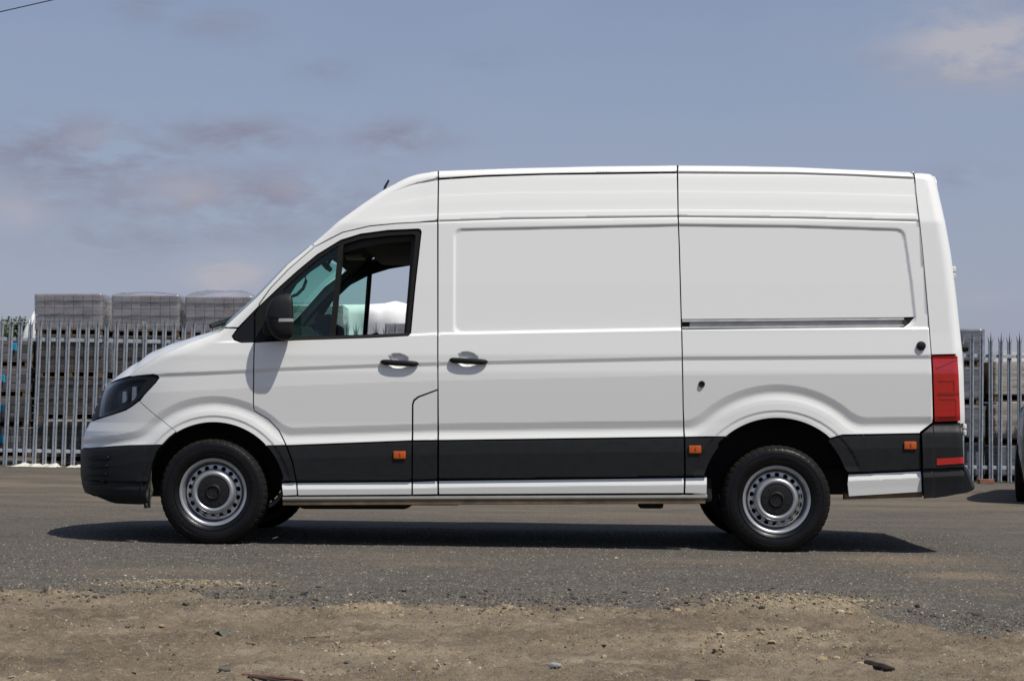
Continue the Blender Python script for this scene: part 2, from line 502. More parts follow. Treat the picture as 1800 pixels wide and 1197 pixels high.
def build_fence():
    root = empty('palisade_fence', (0, FENCE_Y, 0))
    tag(root, 'galvanised steel palisade fence with spiked pales running behind the van', 'fence')
    pm = pale_mesh()
    pitch = .1393
    x0 = (14 - 900) / (FPX / 24.7)
    k = -42
    while True:
        x = x0 + pitch * k
        if x > 13.0: break
        lean = math.radians(np.interp(x, [-13, -7.3, -5.5, -2.5, 7], [2.7, 2.7, 2.0, 1.3, -.05])) + random.gauss(0, .003)
        bent = 0
        o = bpy.data.objects.new('pale', pm); COL.objects.link(o); o.parent = root
        o.location = (x - 1.0 * math.sin(lean), random.gauss(0, .003), float(gz(x, FENCE_Y)) + .015 + random.gauss(0, .006))
        o.rotation_euler = (random.gauss(0, .006), lean, random.gauss(0, .02))
        k += 1
    span = (x0 - 42 * pitch, 13.0)
    posts = [(p - 900) / (FPX / 24.75) for p in (-416, -82, 253, 587, 921, 1255, 1589, 1923, 2257)]
    pxs = [span[0]] + posts + [span[1]]
    for i in range(len(pxs) - 1):
        for h in (1.83, .22):
            bm = bmesh.new()
            xa, xb = pxs[i] + .004, pxs[i + 1] - .004
            za, zb = float(gz(xa, FENCE_Y)) + h, float(gz(xb, FENCE_Y)) + h
            vs = []
            for (x, z) in ((xa, za), (xb, zb)):
                vs.append([bm.verts.new((x, y_, z + z_)) for y_, z_ in ((.016, -.022), (.016, .022), (.022, .026), (.062, .026), (.062, .020), (.024, .018), (.022, -.022))])
            n = len(vs[0])
            for q in range(n):
                bm.faces.new((vs[0][q], vs[0][(q + 1) % n], vs[1][(q + 1) % n], vs[1][q]))
            bm.faces.new(vs[0]); bm.faces.new(vs[1])
            bm_obj('rail', bm, galv_rail, root)
    for p in posts:
        bm = bmesh.new()
        # I section post
        bm_box(bm, (0, .070, 1.03), (.055, .006, 2.16)); bm_box(bm, (0, .116, 1.03), (.055, .006, 2.16)); bm_box(bm, (0, .093, 1.03), (.006, .04, 2.16))
        bm_box(bm, (0, .060, 2.08), (.055, .012, .08), .004)
        bm_obj('post', bm, post_m, root, loc=(p, 0, float(gz(p, FENCE_Y))))
    return root
FENCE = build_fence()

# ------------------------------------------------------------------ pallets behind the fence
wood = mat('pallet_wood', (.125, .088, .056), .8, 0, .35, 18, .2, 80)
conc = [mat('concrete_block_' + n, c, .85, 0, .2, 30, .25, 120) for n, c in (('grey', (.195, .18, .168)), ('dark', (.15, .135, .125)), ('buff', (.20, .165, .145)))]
conc_shaded = [mat('shaded_block_' + n, c, .8, 0, .3, 22, .25, 120) for n, c in (('black', (.045, .040, .038)), ('brown', (.075, .055, .042)), ('slate', (.06, .06, .065)))]  # the fence's shadow on lower tiers, painted in as darker block colours
core_m = mat('stacked_block_core', (.12, .11, .10), .9)
film = glass_mat('stretch_film', (.90, .90, .94), .20, diffuse=.20, dcol=(.50, .51, .56))
film_thin = glass_mat('thin_film', (.88, .88, .90), .22, diffuse=.03, dcol=(.6, .6, .62))  # less milky, so the lower tiers keep their painted shade
film_grey = glass_mat('grey_film', (.55, .57, .62), .18, diffuse=.28, dcol=(.40, .42, .47))
film_clear = glass_mat('film_hood', (.86, .87, .88), .12, diffuse=.36, dcol=(.70, .69, .66))
blue_label = mat('blue_label', (.02, .36, .62), .55, 0, .05, 20)
ink = mat('label_ink', (.012, .03, .05), .6, 0, .05, 20)
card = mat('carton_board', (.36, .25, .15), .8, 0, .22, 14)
card_pale = mat('carton_flute', (.50, .42, .31), .75, 0, .25, 30)  # paler carton layers
bag_m = mat('grey_sacks', (.24, .24, .24), .6, 0, .25, 9)

_meshes = {}
def box_mesh(name, size, bevel, material):
    key = (name, size, bevel, material.name)
    if key not in _meshes:
        bm = bmesh.new(); bm_box(bm, (0, 0, 0), size, bevel, seg=1)
        me = bpy.data.meshes.new(name); bmesh.ops.recalc_face_normals(bm, faces=bm.faces)
        bm.to_mesh(me); bm.free(); me.materials.append(material); _meshes[key] = me
    return _meshes[key]
def inst(name, me, parent, loc, rz=0.0, sc=None):
    o = bpy.data.objects.new(name, me); COL.objects.link(o); o.parent = parent
    o.location = loc; o.rotation_euler = (0, 0, rz)
    if sc: o.scale = sc
    return o
def pallet_base(root, w, dp, h=.115):
    """timber pallet: deck boards, blocks and runners"""
    for i in range(3):
        for j, y in enumerate((.05, dp / 2, dp - .05)):
            inst('pallet_block', box_mesh('pallet_block', (.10, .09, h - .04), .004, wood), root, (-w / 2 + .06 + i * (w - .12) / 2, y, .02 + (h - .04) / 2))
    for y in (.05, dp / 2, dp - .05):
        inst('pallet_runner', box_mesh('pallet_runner', (round(w, 3), .09, .018), .002, wood), root, (0, y, .01))
    inst('pallet_back_board', box_mesh('pallet_back_board', (round(w - .02, 3), .02, h - .04), .002, wood), root, (0, dp - .115, .02 + (h - .04) / 2))  # added board, blocks the bright view through the pallet gaps
    nb = 6
    for i in range(nb):
        inst('deck_board', box_mesh('deck_board', (round(w, 3), .12, .019), .002, wood), root, (0, .06 + i * (dp - .12) / (nb - 1), h - .011))
def film_sleeve(root, w, dp, z0, z1, material, seed, hood=0.0, name='film_wrap', pinch=()):
    """stretch film round the load: a wrinkled sleeve, closed on top"""
    nu, nv = 96, 22
    V = []; F = []
    P = 2 * (w + dp)
    for j in range(nv + 1):
        z = z0 + (z1 - z0) * j / nv
        for i in range(nu):
            s = P * i / nu
            if s < w: x, y, nx_, ny_ = -w / 2 + s, 0, 0, -1
            elif s < w + dp: x, y, nx_, ny_ = w / 2, s - w, 1, 0
            elif s < 2 * w + dp: x, y, nx_, ny_ = w / 2 - (s - w - dp), dp, 0, 1
            else: x, y, nx_, ny_ = -w / 2, dp - (s - 2 * w - dp), -1, 0
            wr = .008 + .004 * float(vnoise(np.array(s * 2.1 + seed * 7), np.array(z * 22.0), seed)) + .003 * float(vnoise(np.array(s * 11), np.array(z * 60.0), seed + 3))
            V.append((x + nx_ * wr, y + ny_ * wr, z))
    for j in range(nv):
        for i in range(nu):
            a = j * nu + i; b = j * nu + (i + 1) % nu
            F.append((a, b, b + nu, a + nu))
    # top sheet, puffed up when the hood is loose
    rings = 7
    base = nv * nu
    prev = base
    for r in range(1, rings + 1):
        q = 1 - r / rings
        st = len(V)
        for i in range(nu):
            x, y, z = V[base + i]
            xx = x * q; yy = dp / 2 + (y - dp / 2) * q
            h = hood * (1 - q ** 3) * (.55 + .9 * float(vnoise(np.array(xx * 4 + seed), np.array(yy * 4.0), seed + 8)))
            h += .010 * float(vnoise(np.array(xx * 22), np.array(yy * 22.0), seed + 5)) * (1 if hood else .5)
            V.append((xx, yy, z1 + .006 + h))
        for i in range(nu):
            a = prev + i; b = prev + (i + 1) % nu
            F.append((a, b, st + (i + 1) % nu, st + i))
        prev = st
    return mesh_np(name, V, F, material, root)
def block_load(x, y, z, label, group, w=1.06, dp=1.0, tier=.665, nx=7, nz=5, side=1, seed=1, fm=None, hood=0.0, mats_=None, rz=0.0, gap_rows=()):
    root = empty('pallet_of_blocks', (x, y, z), rz)
    tag(root, label, 'pallet of blocks', group)
    ph = .105
    pallet_base(root, w, dp, ph)
    bw = w / nx; bh = (tier - ph - .008) / nz; bd = dp / nx
    rr = random.Random(seed)
    ms = mats_ or conc
    hm = {}
    for k in range(nz):
        ins = 0.0 if k not in gap_rows else .022
        for i in range(nx):
            m_ = ms[rr.randrange(len(ms))]
            inst('block', box_mesh('block', (round(bw - .010, 4), .2, round(bh - .008, 4)), .006, m_), root,
                 (-w / 2 + bw * (i + .5), .1 + ins + rr.uniform(-.004, .004), ph + bh * (k + .5)), rr.uniform(-.01, .01))
        for i in range(2, nx):
            m_ = ms[rr.randrange(len(ms))]
            inst('block', box_mesh('block_side', (.2, round(bd - .010, 4), round(bh - .008, 4)), .006, m_), root,
                 (side * (w / 2 - .1 - ins) + rr.uniform(-.004, .004), bd * (i + .5) - .02, ph + bh * (k + .5)))
    # the unseen middle of the load
    bm = bmesh.new(); hh = tier - ph - .03
    bm_box(bm, (-side * .115, .205 + (dp - .21) / 2, ph + hh / 2), (w - .24, dp - .215, hh))
    tag(bm_obj('inner_blocks', bm, core_m, root), kind='stuff')
    film_sleeve(root, w, dp, ph - .01, tier - .004, fm or film, seed, hood)
    return root

PY = 14.25; PD = 25.25
def px2x(px, D=PD): return (px - 900) * D / FPX
def py2z(py, D=PD): return CAMH + (HZ - py) * D / FPX
def stack(px0, names, z0, tier, group, px_w=118, Y=PY, hoods=None, fm=None, seed=0, mats_=None, jitter=.012, side=1, **kw):
    w = px_w * (Y + 11) / FPX
    xc_ = px2x(px0 + px_w / 2, Y + 11)
    rr = random.Random(seed)
    n = len(names)
    for i, lab in enumerate(names):
        block_load(xc_ + rr.uniform(-jitter, jitter), Y + rr.uniform(-.02, .02), z0 + i * tier, lab, group, w=w, tier=tier, side=side,
                   seed=seed * 10 + i, fm=fm or (film if i == 3 else film_thin), hood=(hoods or {}).get(i, 0.0), mats_=mats_ if mats_ else (conc if i == 3 else conc_shaded), **kw)  # tiers under the top one take the blocks with shade painted in
G1 = 'film wrapped pallets of concrete blocks stacked behind the fence'
gzs = lambda px: float(gz(px2x(px), PY)) + .0
T1 = .6235
def names4(s):
    return ['wrapped block pallet at the bottom of the ' + s, 'wrapped block pallet second up in the ' + s,
            'wrapped block pallet third up in the ' + s, 'wrapped block pallet on top of the ' + s]
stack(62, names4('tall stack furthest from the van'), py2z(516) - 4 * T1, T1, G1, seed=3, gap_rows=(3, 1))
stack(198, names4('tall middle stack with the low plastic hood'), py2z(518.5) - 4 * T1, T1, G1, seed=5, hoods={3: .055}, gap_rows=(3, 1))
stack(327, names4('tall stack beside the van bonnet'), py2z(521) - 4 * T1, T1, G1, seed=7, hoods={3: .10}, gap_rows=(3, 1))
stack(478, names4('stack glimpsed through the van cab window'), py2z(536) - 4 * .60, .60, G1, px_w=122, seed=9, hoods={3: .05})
G2 = 'lower pallets of grey blocks with blue labels'
lowlab = ['blue labelled block pallet at the bottom of the low stack', 'blue labelled block pallet second up in the low stack',
          'blue labelled block pallet third up in the low stack', 'blue labelled block pallet on top of the low stack']
def low_stack():
    Y = 14.2; D = Y + 11; tier = .441
    w = 132 * D / FPX
    z0 = py2z(593.5, D) - 4 * tier
    grey = [mat('lilac_grey_block', (.17, .155, .165), .85, 0, .15, 30, .2, 120), conc_shaded[2]]
    for i in range(4):
        r = block_load(px2x(-11, D) + (0.0, -.03, -.025, .01)[i] , Y, z0 + i * tier, lowlab[i], G2, w=w, tier=tier, nx=7, nz=3, side=1, seed=70 + i, mats_=grey, fm=film_thin)
        lx = px2x((3, 2, 4, 25)[i], D) - r.location.x
        bm = bmesh.new(); bm_box(bm, (0, 0, 0), (.10, .002, .115))
        lb = bm_obj('paper_label', bm, blue_label, r, loc=(lx, -.034, tier * (.62, .64, .64, .70)[i]), rot=(0, .05 * (i % 2), 0))
        bm = bmesh.new()
        for q in range(4): bm_box(bm, (0, -.0022, .035 - q * .022), (.07, .0015, .0035))
        bm_box(bm, (.012, -.0022, -.046), (.022, .0015, .014))
        bm_obj('printed_lines', bm, ink, lb)
low_stack()

# stack of wrapped goods right of the van
G3 = 'dark film wrapped pallets at the rear of the van'
def slab_load(x, y, z, w, dp, tier, label, cat, group, layers, m_, fm, seed, hood=0.0, jag=.012, name='pallet_of_sheets', piece='sheet', m2=None):
    root = empty(name, (x, y, z)); tag(root, label, cat, group)
    ph = .115
    pallet_base(root, w, dp, ph)
    rr = random.Random(seed)
    t = (tier - ph - .01) / layers
    for k in range(layers):
        bm = bmesh.new()
        ww = w - rr.uniform(0, jag) * 2
        bm_box(bm, (rr.uniform(-jag, jag), dp / 2, ph + t * (k + .5)), (ww, dp - rr.uniform(0, jag), t * .86), .004 if t > .03 else .0, seg=1)
        bm_obj(piece, bm, m2 if (m2 and rr.random() < .4) else m_, root)
    if fm: film_sleeve(root, w, dp, ph, tier - .004, fm, seed, hood)
    return root
for i, lab in enumerate(['grey film wrapped pallet at the bottom of the stack beside the tail lamp', 'grey film wrapped pallet second up in the stack beside the tail lamp',
                         'grey film wrapped pallet third up beside the tail lamp', 'grey film wrapped pallet on top of the stack beside the tail lamp']):
    tt = .566
    slab_load(px2x(1672) + (.0, .02, -.01, 0)[i], PY, py2z(578.5) - (4 - i) * tt, 116 * PD / FPX, 1.0, tt, lab, 'wrapped pallet', G3, 9, bag_m, film_grey, 30 + i, piece='sheet', jag=.02)
G4 = 'pallets of flat brown cartons by the parked car'
zt = py2z(634, 25.2)
for i, (lab, za, zb) in enumerate([('pallet of flat brown cartons in the middle of its stack by the car', py2z(783, 25.2), py2z(706, 25.2)), ('pallet of flat brown cartons under a loose plastic hood by the car', py2z(706, 25.2), zt)]):
    r = slab_load(px2x(1806, 25.2), 14.2, za, 118 * 25.2 / FPX, 1.0, zb - za, lab, 'carton pallet', G4, 16, card_pale, film if i == 0 else film_clear, 50 + i, hood=.0 if i == 0 else .13, jag=.022, name='pallet_of_cartons', piece='carton', m2=card)
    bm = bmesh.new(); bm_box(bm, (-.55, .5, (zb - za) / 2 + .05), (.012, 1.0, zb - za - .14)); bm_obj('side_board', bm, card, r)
zb0 = float(gz(px2x(1806), 14.2))
slab_load(px2x(1806, 25.2), 14.2, zb0, 120 * 25.2 / FPX, 1.0, py2z(783, 25.2) - zb0 - .002, 'pallet of grey sacks under the brown cartons', 'sack pallet', None, 4, bag_m, film_grey, 55, name='pallet_of_sacks', piece='sack', jag=.03)
# one far pallet seen over the spikes through the cab
block_load(px2x(712, 30), 19.0, py2z(568, 30) - .62, 'single dark block pallet glimpsed low through the open cab window', 'single pallets further back', w=.2 * 1.0 + .5, tier=.62, nx=4, nz=4, seed=91)
for k_ in range(3):
    block_load(px2x(712, 30), 19.0, py2z(568, 30) - .62 * (k_ + 2), 'dark block pallet under the single pallet seen low through the cab, tier %s' % ('third', 'second', 'lowest')[k_], 'single pallets further back', w=.7, tier=.62, nx=4, nz=4, seed=92 + k_)

# ------------------------------------------------------------------ white tarpaulin over the goods beyond
tarp_m = mat('white_tarpaulin', (.74, .745, .74), .6, 0, .05, 2, .2, 7)
def build_tarp():
    Y = 23.0; D = Y + 11
    top = [(40, 592), (52, 565), (62, 546), (80, 538), (200, 533), (420, 537), (590, 536), (640, 535), (672, 533), (690, 529), (712, 534), (760, 536), (800, 540), (830, 560), (845, 590)]
    tx = np.array([px2x(a, D) for a, b in top]); tz = np.array([py2z(b, D) for a, b in top])
    xs = np.linspace(tx[0] - .15, tx[-1] + .15, 170)
    prof = np.linspace(0, 1, 34)
    V = []; 
    for x in xs:
        h = float(np.interp(x, tx, tz)) if tx[0] <= x <= tx[-1] else .4
        for p in prof:
            if p < .42: y = -.06 * (1 - p / .42) ; z = h * (p / .42) ** .9 * .985
            elif p < .6:
                q = (p - .42) / .18; y = 2.4 * q; z = h * .985 + .10 * math.sin(q * math.pi)
            else:
                q = (p - .6) / .4; y = 2.4 + .06 * q; z = h * .985 * (1 - q)
            n1 = float(fbm(np.array(x * 1.1), np.array(p * 7.0), 4, 5)) - .5
            n2 = float(vnoise(np.array(x * 3.3 + p * 2), np.array(p * 3.0), 15)) - .5
            V.append((x, Y + y + n1 * .35 + n2 * .12, z + n1 * .03 + float(gz(x, Y)) * (1 - z / 4)))
    m = len(prof); F = []
    for i in range(len(xs) - 1):
        for j in range(m - 1):
            a = i * m + j; F.append((a, a + m, a + m + 1, a + 1))
    o = mesh_np('tarpaulin', V, F, tarp_m)
    tag(o, 'white tarpaulin draped over goods beyond the block stacks', 'tarpaulin')
build_tarp()

# torn film hanging off the pallet seen through the cab
# ------------------------------------------------------------------ tree at the far left
leaf_m = mat('tree_leaves', (.05, .075, .022), .6, 0, .45, 3)
bark_m = mat('tree_bark', (.10, .075, .05), .9, 0, .3, 12, .4, 40)
def build_tree(x, y, h, rad, label, seed, nleaf):
    root = empty('broadleaf_tree', (x, y, float(gz(x, 14)))); tag(root, label, 'tree', 'trees beyond the fence')
    rr = random.Random(seed)
    bm = bmesh.new()
    bm_tube(bm, [(0, 0, 0), (.05, 0, h * .3), (0, .05, h * .62)], [.16, .12, .06], 8)
    tips = []
    for k in range(9):
        a = k * 2.4; e = rr.uniform(.35, .9)
        p0 = Vector((.03, .02, h * rr.uniform(.28, .5)))
        p1 = p0 + Vector((math.cos(a) * rad * .5, math.sin(a) * rad * .5, h * .18 * e))
        p2 = p0 + Vector((math.cos(a) * rad * .85, math.sin(a) * rad * .85, h * .30 * e))
        bm_tube(bm, [p0, p1, p2], [.05, .03, .012], 5); tips += [p1, p2]
    bm_obj('trunk', bm, bark_m, root, True)
    rng = np.random.default_rng(seed)
    cl = []
    for k in range(46):
        u = rng.normal(size=3); u /= np.linalg.norm(u)
        r = rad * (.35 + .65 * rng.random() ** .5)
        cl.append((u[0] * r, u[1] * r, h * .66 + u[2] * r * .78))
    for t_ in tips: cl.append(tuple(t_))
    cl = np.array(cl)
    c = cl[rng.integers(0, len(cl), nleaf)] + np.clip(rng.normal(size=(nleaf, 3)), -1.8, 1.8) * rad * .13
    n = rng.normal(size=(nleaf, 3)); n /= np.linalg.norm(n, axis=1)[:, None]
    t = np.cross(n, rng.normal(size=(nleaf, 3))); t /= np.linalg.norm(t, axis=1)[:, None]
    b = np.cross(n, t)
    L_ = rng.uniform(.030, .060, (nleaf, 1)); W_ = L_ * .55
    V = np.stack([c - t * L_, c + b * W_, c + t * L_, c - b * W_], 1).reshape(-1, 3)
    F = np.arange(nleaf * 4).reshape(-1, 4)
    tag(mesh_np('crown', V, F, leaf_m, root, smooth=False), kind='stuff')
build_tree(px2x(2, 46), 35, 3.25, 1.3, 'dark green tree crown rising behind the fence spikes, at the frame edge', 4, 22000)
build_tree(px2x(28, 52), 41, 3.0, 1.0, 'smaller green tree partly behind the fence beside the white tarpaulin', 8, 15000)

# ------------------------------------------------------------------ overhead cable
def build_cable():
    D = 22.0; Y = D - 11
    def P(px, py): return Vector((px2x(px, D), Y, py2z(py, D)))
    a, b = P(0, 21.5), P(93, 0.5)
    d = (b - a) / (b.x - a.x)
    pts = []
    for i in range(41):
        x = a.x - 9 + 22 * i / 40
        sag = ((x - a.x) ** 2) * .012
        pts.append(a + d * (x - a.x) + Vector((0, 0, sag * .25)))
    bm = bmesh.new(); bm_tube(bm, pts, .007, 6)
    o = bm_obj('overhead_cable', bm, mat('cable_sheath', (.02, .02, .022), .6), None, True)
    tag(o, 'thin black overhead cable crossing the sky above the pallets', 'cable')
build_cable()
# ================================================================== the van
TH = math.radians(-1.2); CT, ST = math.cos(TH), math.sin(TH)
VT = np.array([0.0, 1.02, 0.0])
def to_world(x, y, z): return CT * x - ST * y + VT[0], ST * x + CT * y + VT[1], z
def proj(x, y, z):
    X, Y, Z = to_world(x, y, z)
    D = Y + 11
    return 900 + FPX * X / D, HZ - FPX * (Z - CAMH) / D
_c = np.array([0 - VT[0], -11 - VT[1]])
CLX, CLY = CT * _c[0] + ST * _c[1], -ST * _c[0] + CT * _c[1]
def ray(px, py):
    dx = (np.asarray(px, float) - 900) / FPX; dz = (HZ - np.asarray(py, float)) / FPX
    return CT * dx + ST, -ST * dx + CT, dz
def unproj(px, py, y):
    rx, ry, rz = ray(px, py)
    t = (y - CLY) / ry
    return CLX + t * rx, CAMH + t * rz
def curve(pts, y):
    P = [unproj(a, b, y) for a, b in pts]
    xs = np.array([p[0] for p in P]); zs = np.array([p[1] for p in P])
    o = np.argsort(xs); xs, zs = xs[o], zs[o]
    gx = np.linspace(xs[0] - .6, xs[-1] + .6, 600)
    gzv = np.interp(gx, xs, zs)
    # continue the end slopes
    l = (zs[1] - zs[0]) / (xs[1] - xs[0]); r = (zs[-1] - zs[-2]) / (xs[-1] - xs[-2])
    gzv = np.where(gx < xs[0], zs[0] + l * (gx - xs[0]), gzv); gzv = np.where(gx > xs[-1], zs[-1] + r * (gx - xs[-1]), gzv)
    k = np.exp(-np.linspace(-2, 2, 13) ** 2); k /= k.sum()
    gzv = np.convolve(np.pad(gzv, 6, mode='edge'), k, mode='valid')
    return lambda x: np.interp(x, gx, gzv)

# --- lines pressed into the bodywork, read from the photograph
HW = 1.02
SIL = [(150, 684), (180, 673), (230, 626), (265, 609), (300, 598), (350, 584), (390, 573), (400, 567), (455, 515), (507, 459), (548, 426), (569, 409), (598, 384), (641, 353.5), (675, 331), (695, 320.5), (713, 311.5), (735, 304.5), (770, 299),
       (900, 295), (1050, 291.5), (1190, 290), (1300, 291), (1397, 293), (1500, 297.5), (1602, 302.5), (1640, 307), (1660, 312)]
z_top = curve(SIL, -.78)
z_crease = curve([(280, 657), (445, 649), (480, 646.5), (660, 640), (770, 636.5), (900, 633.5), (1200, 627), (1640, 624)], -1.0)
z_lip = curve([(395, 604), (447, 601.5), (735, 591), (770, 589), (1197, 581.5), (1600, 579.5)], -.985)
z_chan = curve([(140, 768), (200, 764), (250, 756), (500, 752), (770, 744), (1203, 739), (1235, 738), (1497, 734), (1640, 732)], -1.0)
z_clb = curve([(500, 847), (725, 845), (770, 843.5), (1203, 838.5), (1245, 838), (1490, 832), (1618, 826)], -1.0)
z_seam = curve([(553, 434), (602, 408.6), (650, 397.5), (697, 393), (769, 389.5), (900, 385), (1192, 381), (1400, 383.5), (1616, 389)], -.92)
z_r1 = curve([(640, 386), (770, 377.5), (900, 372), (1190, 369), (1400, 371.5), (1613, 378)], -.91)
z_r2 = curve([(700, 356), (771, 345), (900, 339), (1186, 336.5), (1400, 339), (1596, 344)], -.87)
z_gut = curve([(640, 366), (685, 341), (729, 324), (770, 314.5), (850, 309.5), (959, 306), (1190, 303), (1397, 304.5), (1500, 308), (1600, 313)], -.83)
z_rect = curve([(760, 403.5), (797, 402), (1192, 393.6), (1400, 396), (1582, 402), (1640, 404)], -.91)
z_recb = curve([(760, 588.5), (797, 588), (1197, 580.5), (1607, 573), (1650, 572)], -.96)
x_recl = unproj(797, 500, -.94)[0]
_rr = [unproj(a, b, -.93) for a, b in [(1590, 395), (1597, 450), (1603, 500), (1608, 560), (1610, 600)]]
x_recr = lambda z: np.interp(z, [p[1] for p in _rr][::-1], [p[0] for p in _rr][::-1])
_rp = [unproj(a, b, -.80) for a, b in [(1644, 305), (1650, 335), (1658, 385), (1668, 450), (1676, 530), (1681, 590), (1684, 625), (1689, 740), (1690.5, 762), (1694, 800), (1697, 820), (1697, 900)]]
x_rear = lambda z: np.interp(z, [p[1] for p in _rp][::-1], [p[0] for p in _rp][::-1])
_rg = [unproj(a, b, c) for a, b, c in [(1603, 285, -.80), (1605, 303, -.84), (1616, 389, -.925), (1626, 490, -.965), (1637, 624, -1.0), (1640, 742, -.99)]]
x_gap = lambda z: np.interp(z, [p[1] for p in _rg][::-1], [p[0] for p in _rg][::-1])
FWX, FWZ = unproj(375, 868, -1.0); RWX, RWZ = unproj(1366, 876, -1.0)
FR, RR = (.634, .593, .505, .458), (.733, .686, .564, .516)

_tz = np.linspace(-.2, 3.0, 1601)
_ti = np.interp(_tz, [.25, .55, .80, 1.0, 1.13, 1.21, 1.24, 1.37, 1.7, 2.10, 2.41, 2.6], [.028, .028, .0265, .0160, .0095, .0125, .0125, .027, .056, .096, .178, .25])
_k = np.exp(-np.linspace(-2, 2, 25) ** 2); _k /= _k.sum()
_ti = np.convolve(np.pad(_ti, 12, mode='edge'), _k, mode='valid')
def _smooth_tab(xs, ys, lo, hi, n=1200, sig=3):
    g = np.linspace(lo, hi, n); v = np.interp(g, xs, ys)
    k = np.exp(-.5 * (np.arange(-3 * sig, 3 * sig + 1) / sig) ** 2); k /= k.sum()
    return g, np.convolve(np.pad(v, 3 * sig, mode='edge'), k, mode='valid')
_cr = _smooth_tab([-.3, -.12, -.024, 0, .3], [0, 0.0003, .0066, 0, 0], -.2, .1, sig=4)
_ch = _smooth_tab([-.4, -.20, -.125, -.100, -.078, -.060, -.046, -.020, 0, .2], [-.014, -.014, -.006, -.0015, .0055, .0095, .0095, .0040, 0, 0], -.3, .1, sig=5)
_si = _smooth_tab([-.3, -.15, -.1, -.048, 0, .004, .2], [.016, .012, .008, .002, .015, 0, 0], -.2, .1, sig=3)
CUPS = [unproj(a, b, -1.0) for a, b in ((699.5, 634.5), (821, 631.5))]

def smin(a, b, k):
    h = np.clip(.5 + .5 * (b - a) / k, 0, 1)
    return b * (1 - h) + a * h - k * h * (1 - h)
def inset(x, z):
    i = np.interp(z, _tz, _ti)
    fade = sstep(-2.5, -2.2, x)
    i = i + np.interp(z - z_crease(x), *_cr) * (.35 + .65 * fade)
    bk = 1 - sstep(-.003, .003, x - x_gap(z))
    i = i + .010 * sstep(0, .020, z - z_lip(x)) * sstep(-1.95, -1.75, x) * bk + .006 * (1 - bk)
    # recessed cargo panels
    d1 = np.maximum(x_recl - x, x - x_recr(z)); d2 = np.maximum(z_recb(x) - z, z - z_rect(x))
    d = -smin(-d1, -d2, .055)
    i = i + .0095 * sstep(.004, -.020, d)
    # roof joint, ridges and gutter
    ts = z - z_seam(x)
    up = .36 * sstep(-1.0, -.55, x) * bk
    i = i + .0055 * np.exp(-(ts / .0045) ** 2) * sstep(-.62, -.44, x) * bk - .004 * sstep(.0, .012, ts) * sstep(-.62, -.44, x) * bk
    i = i + (.0055 * sstep(-.006, .008, z - z_r1(x)) - .0055 * sstep(.02, .09, z - z_r1(x)) * .8) * up
    i = i + (.0024 * sstep(-.005, .007, z - z_r2(x)) - .002 * sstep(.02, .09, z - z_r2(x))) * up
    tg = z - z_gut(x)
    ug = sstep(-.80, -.45, x)
    gdeep = .22 - .22 * sstep(-.52, -.44, x) * sstep(1.08, 1.06, x)
    i = i + ug * bk * (.014 * np.exp(-((tg + .003) / .0055) ** 2) * gdeep - .012 * sstep(-.004, .006, tg))
    # swage line with the wheel arch flares
    c = z - z_chan(x)
    for (wx, wz, R_) in ((FWX, FWZ, FR), (RWX, RWZ, RR)):
        r = np.sqrt((x - wx) ** 2 + (z - wz) ** 2)
        c = smin(c, r - R_[0], .05)
    i = i + np.interp(c, *_ch)
    for (wx, wz, R_) in ((FWX, FWZ, FR), (RWX, RWZ, RR)):
        r = np.sqrt((x - wx) ** 2 + (z - wz) ** 2)
        i = i + .005 * sstep(R_[2] + .006, R_[2] - .012, r) * sstep(.0, .05, z - z_clb(x))
    # sill
    i = i + np.interp(z - z_clb(x), *_si)
    # handle cups
    for (hx, hz_) in CUPS:
        q = ((x - hx) / .068) ** 2 + ((z - hz_) / .052) ** 2
        i = i + .017 * sstep(1.0, .45, q)
    # rolling over to bonnet, pillar and roof
    e = z_top(x) - z
    R = np.interp(x, [-2.6, -2.0, -1.85, -1.3, -.8, -.5], [.16, .14, .11, .10, .07, .052])
    i = i + R * (1 - np.sqrt(1 - np.clip((R - e) / R, 0, .985) ** 2))
    # rear corner
    er = x_rear(z) - x; Rr = .085
    i = i + Rr * (1 - np.sqrt(1 - np.clip((Rr - er) / Rr, 0, .985) ** 2))
    return i

# --- plan shape of the nose
XC = -1.90; LU = 1.75
_q = np.concatenate([np.linspace(0, .9, 300), 1 - np.geomspace(.1, 1e-5, 500)]); _yn = (1 - _q ** 3.4) ** (1 / 2.1)
_q = np.append(_q, 1.0); _yn = np.append(_yn, 0.0)
_s = np.concatenate([[0], np.cumsum(np.hypot(np.diff(_q) * 1.05, np.diff(_yn)))]); _s /= _s[-1]
_front = None
def set_front():
    """front outline of the nose at the centre line so that its silhouette falls where the photograph has it"""
    global _front
    pts = [(181, 675), (176, 690), (166, 720), (158, 742), (150, 757), (146, 770), (145, 780), (143, 788), (142.5, 830), (145, 850), (150, 864), (172, 876), (205, 886)]
    zs, Fs = [], []
    for px, py in pts:
        lo, hi = -3.3, -2.2
        z = CAMH + (HZ - py) * 11.75 / FPX
        for _ in range(40):
            F = (lo + hi) / 2
            x = XC - (XC - F) * _q; y = -(HW - .02) * _yn
            m = proj(x, y, z)[0].min()
            if m < px: lo = F
            else: hi = F
        zs.append(z); Fs.append(F)
    zs.append(zs[0] + .5); Fs.append(Fs[0] + .42)
    zs = [zs[0]] + zs[1:] if False else zs
    o = np.argsort(zs); _front = (np.array(zs)[o], np.array(Fs)[o])
